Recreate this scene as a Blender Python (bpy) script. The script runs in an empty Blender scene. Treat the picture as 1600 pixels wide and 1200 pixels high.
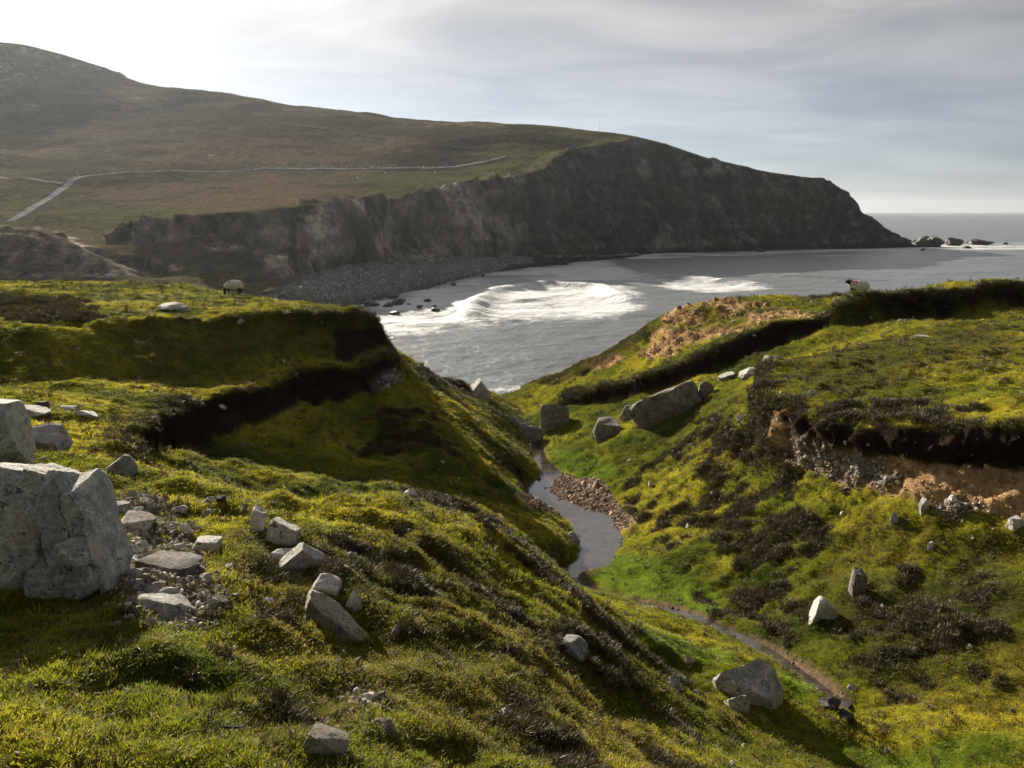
import bpy, bmesh, math, random, time
import numpy as np
from mathutils import Vector, Matrix, Euler
from mathutils.geometry import delaunay_2d_cdt
from mathutils.bvhtree import BVHTree

S = bpy.context.scene
R = math.radians
# ------------------------------------------------------------------ camera, sky, sun, exposure
CAMZ = 25.0                     # eye height above the sea
FPX = 1256.0                    # focal length in pixels of a 1600 px wide frame
PITCH = math.atan(270 / FPX)    # looking slightly down
cam_d = bpy.data.cameras.new('camera')
cam = bpy.data.objects.new('camera', cam_d)
S.collection.objects.link(cam)
cam.location = (0, 0, CAMZ)
cam.rotation_euler = (math.pi / 2 - PITCH, 0, R(-0.35) * 0)
cam_d.sensor_width = 36
cam_d.lens = 36 * FPX / 1600
cam_d.clip_start = 0.05
cam_d.clip_end = 200000
S.camera = cam
S.render.resolution_x, S.render.resolution_y = 1024, 768

SUN_AZ, SUN_EL = R(-30), R(19)   # left of straight ahead, low
sun_dir = Vector((math.sin(SUN_AZ) * math.cos(SUN_EL), math.cos(SUN_AZ) * math.cos(SUN_EL), math.sin(SUN_EL)))
W = bpy.data.worlds.new('World')
S.world = W
W.use_nodes = True


def build_world():
    nt = W.node_tree
    nt.nodes.clear()
    N = nt.nodes.new
    L = nt.links.new
    out = N('ShaderNodeOutputWorld')
    bg = N('ShaderNodeBackground')
    bg.inputs['Strength'].default_value = 0.1
    sky = N('ShaderNodeTexSky')
    sky.sky_type = 'NISHITA'
    sky.sun_disc = False
    sky.sun_elevation = SUN_EL
    sky.sun_rotation = SUN_AZ
    sky.air_density = 1.0
    sky.dust_density = 0.6
    tc = N('ShaderNodeTexCoord')
    sep = N('ShaderNodeSeparateXYZ')
    L(tc.outputs['Generated'], sep.inputs[0])

    def math_(op, a, b=None, c=None, clamp=False):
        n = N('ShaderNodeMath')
        n.operation = op
        n.use_clamp = clamp
        for i, v in enumerate((a, b, c)):
            if v is None:
                continue
            if isinstance(v, (int, float)):
                n.inputs[i].default_value = v
            else:
                L(v, n.inputs[i])
        return n.outputs[0]
    # cloud deck seen on a plane overhead
    zc = math_('MAXIMUM', sep.outputs['Z'], 0.0)
    den = math_('ADD', zc, 0.10)
    u = math_('DIVIDE', sep.outputs['X'], den)
    v = math_('DIVIDE', sep.outputs['Y'], den)
    cmb = N('ShaderNodeCombineXYZ')
    L(u, cmb.inputs[0])
    L(v, cmb.inputs[1])
    mp = N('ShaderNodeMapping')
    mp.inputs['Rotation'].default_value = (0, 0, R(18))
    mp.inputs['Scale'].default_value = (0.6, 0.85, 1)
    L(cmb.outputs[0], mp.inputs[0])
    n1 = N('ShaderNodeTexNoise')
    n1.inputs['Scale'].default_value = 1.5
    n1.inputs['Detail'].default_value = 8
    n1.inputs['Roughness'].default_value = 0.55
    n1.inputs['Distortion'].default_value = 0.6
    L(mp.outputs[0], n1.inputs[0])
    n2 = N('ShaderNodeTexNoise')
    n2.inputs['Scale'].default_value = 0.45
    n2.inputs['Detail'].default_value = 4
    L(mp.outputs[0], n2.inputs[0])
    mix = math_('ADD', math_('MULTIPLY', n1.outputs[0], 0.65), math_('MULTIPLY', n2.outputs[0], 0.35))
    cov = N('ShaderNodeMapRange')
    cov.interpolation_type = 'SMOOTHSTEP'
    cov.inputs['From Min'].default_value = 0.33
    cov.inputs['From Max'].default_value = 0.58
    cov.inputs['To Min'].default_value = 0.9
    cov.inputs['To Max'].default_value = 1.0
    L(mix, cov.inputs[0])
    # cover thins out close to the horizon
    hz = N('ShaderNodeMapRange')
    hz.interpolation_type = 'SMOOTHSTEP'
    hz.inputs['From Min'].default_value = -0.02
    hz.inputs['From Max'].default_value = 0.26
    hz.inputs['To Min'].default_value = 0.72
    hz.inputs['To Max'].default_value = 1.0
    L(sep.outputs['Z'], hz.inputs[0])
    cover = math_('MULTIPLY', cov.outputs[0], hz.outputs[0], clamp=True)
    # brightness of lit cloud: forward scattering around the hidden sun
    dot = N('ShaderNodeVectorMath')
    dot.operation = 'DOT_PRODUCT'
    L(tc.outputs['Generated'], dot.inputs[0])
    dot.inputs[1].default_value = sun_dir
    dd = math_('MAXIMUM', dot.outputs['Value'], 0.0)
    g1 = math_('POWER', dd, 1.3)
    g2 = math_('POWER', dd, 22.0)
    g3 = math_('POWER', dd, 90.0)
    br = math_('ADD', 0.66, math_('MULTIPLY', g1, 2.0))
    br = math_('ADD', br, math_('MULTIPLY', g2, 1.0))
    br = math_('ADD', br, math_('MULTIPLY', g3, 3.5))
    tex = N('ShaderNodeMapRange')
    tex.inputs['From Min'].default_value = 0.36
    tex.inputs['From Max'].default_value = 0.62
    tex.inputs['To Min'].default_value = 0.68
    tex.inputs['To Max'].default_value = 1.28
    L(mix, tex.inputs[0])
    br = math_('MULTIPLY', br, tex.outputs[0])
    col = N('ShaderNodeVectorMath')
    col.operation = 'SCALE'
    col.inputs[0].default_value = (0.97, 0.98, 1.02)
    L(br, col.inputs['Scale'])
    tintm = N('ShaderNodeMix')
    tintm.data_type = 'RGBA'
    L(hz.outputs[0], tintm.inputs['Factor'])
    tintm.inputs['A'].default_value = (0.52, 0.72, 1.0, 1)
    tintm.inputs['B'].default_value = (1.0, 0.985, 0.97, 1)
    L(tintm.outputs['Result'], col.inputs[0])
    # clear air between the clouds: the sky model, softened
    sk = N('ShaderNodeVectorMath')
    sk.operation = 'MULTIPLY'
    L(sky.outputs[0], sk.inputs[0])
    sk.inputs[1].default_value = (0.36, 0.45, 0.66)
    mx = N('ShaderNodeMix')
    mx.data_type = 'RGBA'
    L(cover, mx.inputs['Factor'])
    L(sk.outputs[0], mx.inputs['A'])
    L(col.outputs[0], mx.inputs['B'])
    L(mx.outputs['Result'], bg.inputs['Color'])
    L(bg.outputs[0], out.inputs[0])


build_world()
sl = bpy.data.lights.new('sun', 'SUN')
sl.energy = 5.0
sl.angle = R(0.6)
sl.color = (1.0, 0.90, 0.74)
so = bpy.data.objects.new('sun', sl)
S.collection.objects.link(so)
so.rotation_euler = (-sun_dir).to_track_quat('-Z', 'Y').to_euler()
S.view_settings.view_transform = 'Standard'
S.view_settings.look = 'None'
S.view_settings.exposure = 1.3
S.view_settings.gamma = 1.0
S.cycles.max_bounces = 5
S.cycles.diffuse_bounces = 2
S.cycles.transmission_bounces = 2
S.cycles.glossy_bounces = 2

HAZE = 0.00004
rng = np.random.default_rng(7)
random.seed(7)
# ------------------------------------------------------------------ helpers
COSP, SINP = math.cos(PITCH), math.sin(PITCH)


def I(px, py, Y):
    """world point seen at a photo pixel, Y metres ahead"""
    u, v = (px - 800) / FPX, (600 - py) / FPX
    dy, dz = COSP + v * SINP, -SINP + v * COSP
    return (u * Y / dy, Y, CAMZ + dz / dy * Y)


def Z(px, py, z):
    """world point seen at a photo pixel, at height z"""
    v = (600 - py) / FPX
    dy, dz = COSP + v * SINP, -SINP + v * COSP
    return I(px, py, (z - CAMZ) * dy / dz)


def Wd(x, y, zrel):
    return (x, y, CAMZ + zrel)


def _hash(h):
    h = (h ^ (h >> np.uint32(13))) * np.uint32(1274126177)
    h = (h ^ (h >> np.uint32(16))) * np.uint32(2246822519)
    return ((h ^ (h >> np.uint32(15))) & np.uint32(0xffffff)).astype(np.float32) / np.float32(8388608.0) - np.float32(1.0)


def noise3(p, scale, seed=0):
    """smooth value noise, about -1..1; flat input takes the cheaper plane version"""
    q = np.asarray(p, dtype=np.float32) * np.float32(scale)
    flat = not np.any(p[..., 2])
    K = (np.uint32(374761393), np.uint32(668265263), np.uint32(2147483629))
    base = np.uint32((seed * 974634777 + 12345) & 0xffffffff)
    hs, fs = [], []
    for k in range(2 if flat else 3):
        fl = np.floor(q[..., k])
        f = q[..., k] - fl
        fs.append(f * f * f * (f * (f * 6 - 15) + 10))
        i = fl.astype(np.int32).astype(np.uint32)
        hs.append((i * K[k], (i + np.uint32(1)) * K[k]))

    def lp(a, b, t):
        return a + (b - a) * t
    if flat:
        r = [lp(_hash(hs[0][0] + hs[1][d] + base), _hash(hs[0][1] + hs[1][d] + base), fs[0]) for d in (0, 1)]
        return lp(r[0], r[1], fs[1])
    o = []
    for e in (0, 1):
        r = [lp(_hash(hs[0][0] + hs[1][d] + hs[2][e] + base), _hash(hs[0][1] + hs[1][d] + hs[2][e] + base), fs[0]) for d in (0, 1)]
        o.append(lp(r[0], r[1], fs[1]))
    return lp(o[0], o[1], fs[2])


def fbm(p, scale, oct=4, seed=0, gain=0.5):
    a, s, t = 0, 1.0, 0
    for k in range(oct):
        a = a + s * noise3(p, scale * 2.03 ** k, seed + 17 * k)
        t += s
        s *= gain
    return a / t


def P3(x, y, z=0.0):
    x, y = np.broadcast_arrays(x, y)
    return np.stack([x, y, np.broadcast_to(z, x.shape)], -1)


def ss(a, b, x):
    t = np.clip((x - a) / (b - a), 0, 1)
    return t * t * (3 - 2 * t)


class Plan:
    """height grid over the plan, made from survey break lines"""

    def __init__(self, x0, x1, y0, y1, res):
        self.x0, self.y0, self.res = x0, y0, res
        self.nx, self.ny = int((x1 - x0) / res) + 1, int((y1 - y0) / res) + 1
        self.X = x0 + np.arange(self.nx) * res
        self.Y = y0 + np.arange(self.ny) * res

    def raster(self, lines, pts):
        V, E = [], []
        for ln in lines:
            prev = None
            for p in ln:
                V.append(p)
                if prev is not None:
                    E.append((prev, len(V) - 1))
                prev = len(V) - 1
        V += pts
        v2, _, faces, ov, _, _ = delaunay_2d_cdt([Vector((p[0], p[1])) for p in V], E, [], 0, 1e-4)
        A = np.array([(p[0], p[1], p[2]) for p in V])
        zz = []
        for k, v in enumerate(v2):
            if ov[k]:
                zz.append(V[ov[k][0]][2])
            else:
                d = np.hypot(A[:, 0] - v.x, A[:, 1] - v.y) + 1e-3
                i = np.argsort(d)[:4]
                zz.append(float((A[i, 2] / d[i]).sum() / (1 / d[i]).sum()))
        H = np.full((self.ny, self.nx), np.nan)
        for f in faces:
            if len(f) != 3:
                continue
            (ax, ay), (bx, by), (cx, cy) = [v2[i] for i in f]
            az, bz, cz = [zz[i] for i in f]
            det = (by - cy) * (ax - cx) + (cx - bx) * (ay - cy)
            if abs(det) < 1e-9:
                continue
            i0 = max(0, int((min(ax, bx, cx) - self.x0) / self.res))
            i1 = min(self.nx - 1, int((max(ax, bx, cx) - self.x0) / self.res) + 1)
            j0 = max(0, int((min(ay, by, cy) - self.y0) / self.res))
            j1 = min(self.ny - 1, int((max(ay, by, cy) - self.y0) / self.res) + 1)
            if i1 < i0 or j1 < j0:
                continue
            x = self.X[i0:i1 + 1][None, :]
            y = self.Y[j0:j1 + 1][:, None]
            l1 = ((by - cy) * (x - cx) + (cx - bx) * (y - cy)) / det
            l2 = ((cy - ay) * (x - cx) + (ax - cx) * (y - cy)) / det
            l3 = 1 - l1 - l2
            m = (l1 >= -1e-6) & (l2 >= -1e-6) & (l3 >= -1e-6)
            sub = H[j0:j1 + 1, i0:i1 + 1]
            sub[m] = (l1 * az + l2 * bz + l3 * cz)[m]
        H[np.isnan(H)] = np.nanmin(H)
        return H

    def blur(self, G, sig):
        s = sig / self.res
        pad = int(3 * s) + 2
        g = np.pad(G, pad, mode='edge')
        fy = np.fft.fftfreq(g.shape[0])[:, None]
        fx = np.fft.rfftfreq(g.shape[1])[None, :]
        k = np.exp(-2 * (math.pi * s) ** 2 * (fx * fx + fy * fy))
        return np.fft.irfft2(np.fft.rfft2(g) * k, s=g.shape)[pad:-pad, pad:-pad]

    def sample(self, G, x, y):
        fx = np.clip((np.asarray(x) - self.x0) / self.res, 0, self.nx - 1.001)
        fy = np.clip((np.asarray(y) - self.y0) / self.res, 0, self.ny - 1.001)
        i, j = fx.astype(int), fy.astype(int)
        a, b = fx - i, fy - j
        return (G[j, i] * (1 - a) * (1 - b) + G[j, i + 1] * a * (1 - b) + G[j + 1, i] * (1 - a) * b + G[j + 1, i + 1] * a * b)

    def stamp(self, lines, sig, step=0.03):
        """soft band along lines, peak about 1"""
        G = np.zeros((self.ny, self.nx))
        for ln in lines:
            for a, b in zip(ln[:-1], ln[1:]):
                n = max(2, int(math.hypot(b[0] - a[0], b[1] - a[1]) / (self.res * 0.5)))
                t = np.linspace(0, 1, n)
                i = np.round((a[0] + (b[0] - a[0]) * t - self.x0) / self.res).astype(int)
                j = np.round((a[1] + (b[1] - a[1]) * t - self.y0) / self.res).astype(int)
                ok = (i >= 0) & (j >= 0) & (i < self.nx) & (j < self.ny)
                G[j[ok], i[ok]] = 1
        G = self.blur(G, sig) * (sig / self.res) * math.sqrt(2 * math.pi)
        return np.clip(G, 0, 1)

    def poly(self, pts, soft):
        G = np.zeros((self.ny, self.nx))
        xs, ys = [p[0] for p in pts], [p[1] for p in pts]
        i0, i1 = np.searchsorted(self.X, [min(xs), max(xs)])
        j0, j1 = np.searchsorted(self.Y, [min(ys), max(ys)])
        x, y = np.meshgrid(self.X[i0:i1], self.Y[j0:j1])
        ins = np.zeros(x.shape, bool)
        n = len(pts)
        for k in range(n):
            (xa, ya), (xb, yb) = pts[k][:2], pts[(k + 1) % n][:2]
            c = ((ya > y) != (yb > y)) & (x < (xb - xa) * (y - ya) / ((yb - ya) if yb != ya else 1e-9) + xa)
            ins ^= c
        G[j0:j1, i0:i1] = ins
        m = int(4 * soft / self.res) + 2
        a, b, c, d = max(0, j0 - m), min(self.ny, j1 + m), max(0, i0 - m), min(self.nx, i1 + m)
        G[a:b, c:d] = self.blur(G[a:b, c:d], soft)
        return G


def mesh_grid(name, co, mat, attrs=None, smooth=True, flip=False):
    """(rows, cols, 3) array -> mesh object"""
    nr, nc = co.shape[:2]
    me = bpy.data.meshes.new(name)
    me.vertices.add(nr * nc)
    me.vertices.foreach_set('co', co.reshape(-1).astype(np.float32))
    r, c = np.meshgrid(np.arange(nr - 1), np.arange(nc - 1), indexing='ij')
    a = (r * nc + c).ravel()
    q = np.stack([a, a + 1, a + nc + 1, a + nc], 1)
    if flip:
        q = q[:, ::-1]
    n = len(q)
    me.loops.add(n * 4)
    me.loops.foreach_set('vertex_index', q.ravel().astype(np.int32))
    me.polygons.add(n)
    me.polygons.foreach_set('loop_start', np.arange(0, n * 4, 4, dtype=np.int32))
    me.update(calc_edges=True)
    me.polygons.foreach_set('use_smooth', np.full(n, smooth))
    for k, v in (attrs or {}).items():
        if v.ndim == 3:
            at = me.attributes.new(k, 'FLOAT_COLOR', 'POINT')
            rgba = np.ones((nr * nc, 4), np.float32)
            rgba[:, :3] = v.reshape(-1, 3)
            at.data.foreach_set('color', rgba.ravel())
        else:
            at = me.attributes.new(k, 'FLOAT', 'POINT')
            at.data.foreach_set('value', v.ravel().astype(np.float32))
    me.materials.append(mat)
    ob = bpy.data.objects.new(name, me)
    S.collection.objects.link(ob)
    return ob


def mesh_raw(name, V, F, mat, parent=None, smooth=True, link=True):
    me = bpy.data.meshes.new(name)
    me.from_pydata([tuple(v) for v in V], [], [tuple(f) for f in F])
    me.update()
    me.polygons.foreach_set('use_smooth', np.full(len(me.polygons), smooth))
    if mat:
        me.materials.append(mat)
    ob = bpy.data.objects.new(name, me)
    if link:
        S.collection.objects.link(ob)
    if parent:
        ob.parent = parent
    return ob


def tag(o, label=None, cat=None, group=None, kind=None):
    if label:
        o['label'] = label
    if cat:
        o['category'] = cat
    if group:
        o['group'] = group
    if kind:
        o['kind'] = kind
    return o


def normals(co):
    dr = np.gradient(co, axis=0)
    dc = np.gradient(co, axis=1)
    n = np.cross(dc, dr)
    n /= np.linalg.norm(n, axis=-1, keepdims=True) + 1e-12
    n *= np.where(n[..., 2:3] < 0, -1, 1)
    return n


# ------------------------------------------------------------------ materials
class Mat:
    def __init__(self, name, rough=0.9, spec=0.3):
        self.m = bpy.data.materials.new(name)
        self.m.use_nodes = True
        self.nt = self.m.node_tree
        self.b = self.nt.nodes['Principled BSDF']
        self.b.inputs['Roughness'].default_value = rough
        self.b.inputs['Specular IOR Level'].default_value = spec
        self.out = self.nt.nodes['Material Output']

    def n(self, t, **kw):
        nd = self.nt.nodes.new(t)
        for k, v in kw.items():
            setattr(nd, k, v)
        return nd

    def l(self, a, b):
        self.nt.links.new(a, b)

    def attr(self, name, typ='GEOMETRY'):
        a = self.n('ShaderNodeAttribute')
        a.attribute_type = typ
        a.attribute_name = name
        return a

    def noise(self, scale, detail=5, rough=0.55, vec=None, dist=0.0):
        n = self.n('ShaderNodeTexNoise')
        n.inputs['Scale'].default_value = scale
        n.inputs['Detail'].default_value = detail
        n.inputs['Roughness'].default_value = rough
        n.inputs['Distortion'].default_value = dist
        if vec is None:
            vec = self.n('ShaderNodeTexCoord').outputs['Object']
        self.l(vec, n.inputs['Vector'])
        return n.outputs[0]

    def rng(self, x, a, b, c, d, smooth=False):
        n = self.n('ShaderNodeMapRange')
        if smooth:
            n.interpolation_type = 'SMOOTHSTEP'
        for i, v in zip((1, 2, 3, 4), (a, b, c, d)):
            n.inputs[i].default_value = v
        self.l(x, n.inputs[0])
        return n.outputs[0]

    def mul(self, a, b):
        n = self.n('ShaderNodeMath', operation='MULTIPLY')
        for i, v in enumerate((a, b)):
            if isinstance(v, (int, float)):
                n.inputs[i].default_value = v
            else:
                self.l(v, n.inputs[i])
        return n.outputs[0]

    def op(self, o, a, b, clamp=False):
        n = self.n('ShaderNodeMath', operation=o, use_clamp=clamp)
        for i, v in enumerate((a, b)):
            if isinstance(v, (int, float)):
                n.inputs[i].default_value = v
            else:
                self.l(v, n.inputs[i])
        return n.outputs[0]

    def mix(self, f, a, b, blend='MIX'):
        n = self.n('ShaderNodeMix', data_type='RGBA', blend_type=blend)
        for s, v in (('Factor', f), ('A', a), ('B', b)):
            if isinstance(v, (int, float)):
                n.inputs[s].default_value = v
            elif isinstance(v, tuple):
                n.inputs[s].default_value = v + (1,) if len(v) == 3 else v
            else:
                self.l(v, n.inputs[s])
        return n.outputs['Result']

    def scale(self, col, f):
        n = self.n('ShaderNodeVectorMath', operation='SCALE')
        if isinstance(col, tuple):
            n.inputs[0].default_value = col
        else:
            self.l(col, n.inputs[0])
        self.l(f, n.inputs['Scale'])
        return n.outputs[0]

    def bump(self, h, dist, strength=1.0):
        b = self.n('ShaderNodeBump')
        b.inputs['Strength'].default_value = strength
        b.inputs['Distance'].default_value = dist
        self.l(h, b.inputs['Height'])
        prev = self.b.inputs['Normal']
        if prev.is_linked:
            self.l(prev.links[0].from_socket, b.inputs['Normal'])
        self.l(b.outputs[0], prev)

    def color(self, c):
        if isinstance(c, tuple):
            self.b.inputs['Base Color'].default_value = c + (1,)
        else:
            self.l(c, self.b.inputs['Base Color'])


def mat_ground():
    M = Mat('turf_and_soil', 1.0, 0.0)
    t = M.attr('tint').outputs['Color']
    n1 = M.noise(9, 6, 0.65)
    n2 = M.noise(45, 4, 1.0)
    c = M.scale(t, M.rng(n1, 0.3, 0.72, 0.55, 1.4))
    c = M.scale(c, M.rng(n2, 0.3, 0.7, 0.6, 1.35))
    M.color(c)
    M.bump(n1, 0.10, 0.8)
    M.bump(n2, 0.03, 0.8)
    return M.m


def mat_hills():
    M = Mat('moorland_and_cliff', 1.0, 0.0)
    t = M.attr('tint').outputs['Color']
    n1 = M.noise(0.22, 7, 0.66)
    n2 = M.noise(1.3, 5, 0.7)
    c = M.scale(t, M.rng(n1, 0.3, 0.7, 0.5, 1.5))
    c = M.scale(c, M.rng(n2, 0.3, 0.7, 0.5, 1.55))
    M.color(c)
    n3 = M.noise(0.55, 6, 0.75)
    c = M.scale(c, M.rng(n3, 0.3, 0.7, 0.45, 1.6))
    M.color(c)
    M.bump(n1, 3.0, 0.8)
    M.bump(n3, 1.2, 1.0)
    M.bump(n2, 0.6, 0.9)
    return M.m


def mat_rock(name, dark, light, lichen=0.3, scale=1.0, warm=None, wet=False):
    M = Mat(name, 0.35 if wet else 0.85, 0.5 if wet else 0.25)
    tc = M.n('ShaderNodeTexCoord').outputs['Object']
    info = M.n('ShaderNodeObjectInfo')
    add = M.n('ShaderNodeVectorMath', operation='ADD')
    M.l(tc, add.inputs[0])
    rs = M.n('ShaderNodeVectorMath', operation='SCALE')
    rs.inputs[0].default_value = (17, 31, 23)
    M.l(info.outputs['Random'], rs.inputs['Scale'])
    M.l(rs.outputs[0], add.inputs[1])
    v = add.outputs[0]
    big = M.noise(2.2 * scale, 5, 0.6, v, 0.4)
    fine = M.noise(16 * scale, 7, 0.7, v)
    spot = M.noise(7 * scale, 3, 0.5, v, 1.0)
    c = M.mix(M.rng(big, 0.35, 0.65, 0, 1, True), dark, light)
    if warm:
        wn = M.noise(1.1 * scale, 3, 0.5, v)
        c = M.mix(M.rng(wn, 0.5, 0.72, 0, 0.7, True), c, warm)
    c = M.mix(M.mul(M.rng(spot, 0.55, 0.63, 0, 1, True), lichen), c, (0.62, 0.62, 0.58))
    blk = M.noise(5 * scale, 4, 0.6, v, 1.5)
    c = M.mix(M.mul(M.rng(blk, 0.60, 0.66, 0, 1, True), 0.85 if lichen else 0.0), c, (0.07, 0.066, 0.06))
    och = M.noise(3.2 * scale, 4, 0.6, v, 0.8)
    c = M.mix(M.mul(M.rng(och, 0.58, 0.68, 0, 1, True), 0.5 if lichen else 0.0), c, (0.34, 0.27, 0.13))
    # cracks, drawn out along the bedding
    mp = M.n('ShaderNodeMapping')
    mp.inputs['Scale'].default_value = (1.0, 1.0, 0.45)
    mp.inputs['Rotation'].default_value = (0.2, 0.5, 0.1)
    dn = M.n('ShaderNodeTexNoise')
    dn.inputs['Scale'].default_value = 4 * scale
    M.l(v, dn.inputs['Vector'])
    off = M.n('ShaderNodeVectorMath', operation='SCALE')
    M.l(dn.outputs['Color'], off.inputs[0])
    off.inputs['Scale'].default_value = 0.5 / scale
    ad = M.n('ShaderNodeVectorMath', operation='ADD')
    M.l(v, ad.inputs[0])
    M.l(off.outputs[0], ad.inputs[1])
    M.l(ad.outputs[0], mp.inputs[0])
    vo = M.n('ShaderNodeTexVoronoi', feature='DISTANCE_TO_EDGE')
    vo.inputs['Scale'].default_value = 1.7 * scale
    M.l(mp.outputs[0], vo.inputs['Vector'])
    gate = M.rng(M.noise(1.6 * scale, 3, 0.5, v), 0.46, 0.60, 0, 1, True)
    crack = M.rng(vo.outputs['Distance'], 0.0, 0.022, 0, 1, True)
    crack = M.op('MAXIMUM', crack, M.op('SUBTRACT', 1.0, gate))
    c = M.scale(c, M.rng(crack, 0, 1, 0.30, 1.0))
    pit = M.noise(9 * scale, 6, 0.75, ad.outputs[0], 2.0)
    c = M.scale(c, M.rng(pit, 0.34, 0.47, 0.30, 1.0, True))
    c = M.scale(c, M.rng(fine, 0.3, 0.7, 0.6, 1.3))
    M.color(c)
    M.bump(crack, 0.05 / scale, 0.8)
    M.bump(big, 0.16 / scale, 0.7)
    M.bump(pit, 0.09 / scale, 0.9)
    M.bump(fine, 0.05 / scale, 1.0)
    return M.m


def mat_simple(name, col, rough=0.85, nscale=20, var=0.35, bump=0.01, spec=0.25):
    M = Mat(name, rough, spec)
    n = M.noise(nscale, 5, 0.6)
    M.color(M.scale(col, M.rng(n, 0.3, 0.7, 1 - var, 1 + var)))
    if bump:
        M.bump(n, bump, 0.8)
    return M.m


def mat_blade(name, trans=0.35):
    """grass: colour comes from the tuft it belongs to"""
    M = Mat(name, 0.6, 0.25)
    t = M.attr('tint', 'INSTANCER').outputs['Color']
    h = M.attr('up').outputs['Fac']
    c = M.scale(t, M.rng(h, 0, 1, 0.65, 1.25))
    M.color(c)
    tr = M.n('ShaderNodeBsdfTranslucent')
    M.l(c, tr.inputs['Color'])
    mx = M.n('ShaderNodeMixShader')
    mx.inputs[0].default_value = trans
    M.l(M.b.outputs[0], mx.inputs[1])
    M.l(tr.outputs[0], mx.inputs[2])
    M.l(mx.outputs[0], M.out.inputs['Surface'])
    return M.m


def mat_sea():
    M = Mat('sea_water', 0.12, 0.5)
    f = M.attr('foam').outputs['Fac']
    tc = M.n('ShaderNodeTexCoord').outputs['Object']
    mp = M.n('ShaderNodeMapping')
    mp.inputs['Scale'].default_value = (0.8, 1.0, 1)
    mp.inputs['Rotation'].default_value = (0, 0, R(-8))
    M.l(tc, mp.inputs[0])
    lace = M.noise(0.13, 9, 0.74, mp.outputs[0], 0.9)
    fine = M.noise(1.0, 6, 0.7, mp.outputs[0], 0.4)
    pat = M.op('ADD', M.mul(lace, 0.62), M.mul(fine, 0.38))
    thr = M.op('SUBTRACT', 0.67, M.mul(f, 0.36))
    k = M.op('DIVIDE', M.op('SUBTRACT', pat, thr), 0.19, True)
    k = M.mul(k, M.rng(f, 0.0, 0.08, 0, 1))
    c = M.mix(k, (0.125, 0.140, 0.148), (0.56, 0.57, 0.59))
    M.color(c)
    M.l(M.rng(k, 0, 1, 0.33, 0.9), M.b.inputs['Roughness'])
    w1 = M.noise(0.11, 4, 0.6, mp.outputs[0], 0.3)
    w2 = M.noise(0.5, 6, 0.65, mp.outputs[0], 0.3)
    M.bump(w1, 1.6, 0.8)
    M.bump(w2, 0.42, 1.0)
    return M.m


def mat_stream():
    M = Mat('stream_water', 0.03, 1.0)
    n = M.noise(5, 4, 0.6)
    bed = M.noise(2.5, 5, 0.65)
    M.color(M.scale((0.045, 0.036, 0.028), M.rng(bed, 0.3, 0.7, 0.3, 1.6)))
    M.b.inputs['IOR'].default_value = 1.33
    M.bump(n, 0.008, 0.7)
    return M.m


# ------------------------------------------------------------------ survey of the near ground
lip_low = [I(165, 706, 13.4), I(180, 682, 15.6), I(215, 656, 19.0), I(255, 637, 22.3), I(300, 622, 25.4), I(380, 605, 27.4), I(440, 592, 29.0),
           I(452, 579, 30.2), I(540, 568, 31.4), I(575, 556, 32.3), I(602, 545, 33)]
base_low = [I(178, 728, 13.0), I(200, 716, 15.1), I(240, 703, 18.3), I(280, 692, 21.4), I(325, 679, 24.5), I(400, 662, 26.5), I(455, 642, 28.2),
            I(470, 632, 29.3), I(545, 620, 30.5), I(585, 606, 31.5), I(612, 592, 32.3)]
lip_up = [I(-160, 520, 25), I(0, 515, 27.5), I(70, 516, 28.2), I(130, 511, 29.5), I(195, 494, 31.5), I(300, 491, 32.5), I(420, 489, 33.2),
          I(500, 484, 34), I(552, 482, 34.6), I(578, 490, 34.9)]
base_up = [I(-160, 612, 22), I(0, 605, 24.0), I(100, 600, 25.6), I(200, 596, 27.2), I(300, 600, 27.9), I(400, 588, 29.3), I(455, 573, 30.8), I(530, 560, 32.0), I(580, 540, 33.6), I(600, 535, 34.2)]
edge_back = [I(578, 490, 34.9), I(560, 481, 37), I(520, 476, 40), I(470, 472, 44.5), I(445, 466, 47), I(400, 457, 51), I(300, 441, 56), I(150, 437, 59), I(0, 436, 60), I(-250, 430, 62)]
crest = [I(60, 716, 10.5), I(165, 724, 10.6), I(240, 738, 10.2), I(330, 752, 10.1), I(430, 757, 10.3), I(540, 757, 10.9), I(640, 762, 11.4),
         I(720, 782, 11.9), I(780, 812, 12.1), I(850, 872, 12.2), I(905, 920, 12.2), I(950, 965, 11.9)]
sp = [(838, 690, -12.15), (845, 718, -11.75), (862, 740, -11.5), (836, 766, -11.25), (868, 790, -11.1), (920, 808, -10.98), (937, 838, -10.75), (922, 880, -10.4),
      (897, 906, -10.2), (935, 934, -9.75), (1000, 947, -9.35), (1080, 965, -9.05), (1150, 995, -8.8), (1210, 1027, -8.6), (1265, 1065, -8.42),
      (1306, 1096, -8.3), (1328, 1106, -8.28)]
sw = [0.35, 0.5, 0.8, 1.0, 1.2, 1.7, 1.8, 1.2, 0.9, 0.4, 0.36, 0.4, 0.5, 0.42, 0.34, 0.3, 0.3]
SC = [Z(a, b, CAMZ + c) for a, b, c in sp]


def offset(line, w, dz):
    o = []
    for k, p in enumerate(line):
        a, b = line[max(0, k - 1)], line[min(len(line) - 1, k + 1)]
        t = Vector((b[0] - a[0], b[1] - a[1])).normalized()
        ww = w[k] if isinstance(w, list) else w
        o.append((p[0] + t.y * ww, p[1] - t.x * ww, p[2] + dz))
    return o


SC = [tuple(p) for p in SC]
str_l = offset(SC, [w * 0.5 + 0.08 for w in sw], 0.06)
str_r = offset(SC, [-w * 0.5 - 0.08 for w in sw], 0.06)
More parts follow.
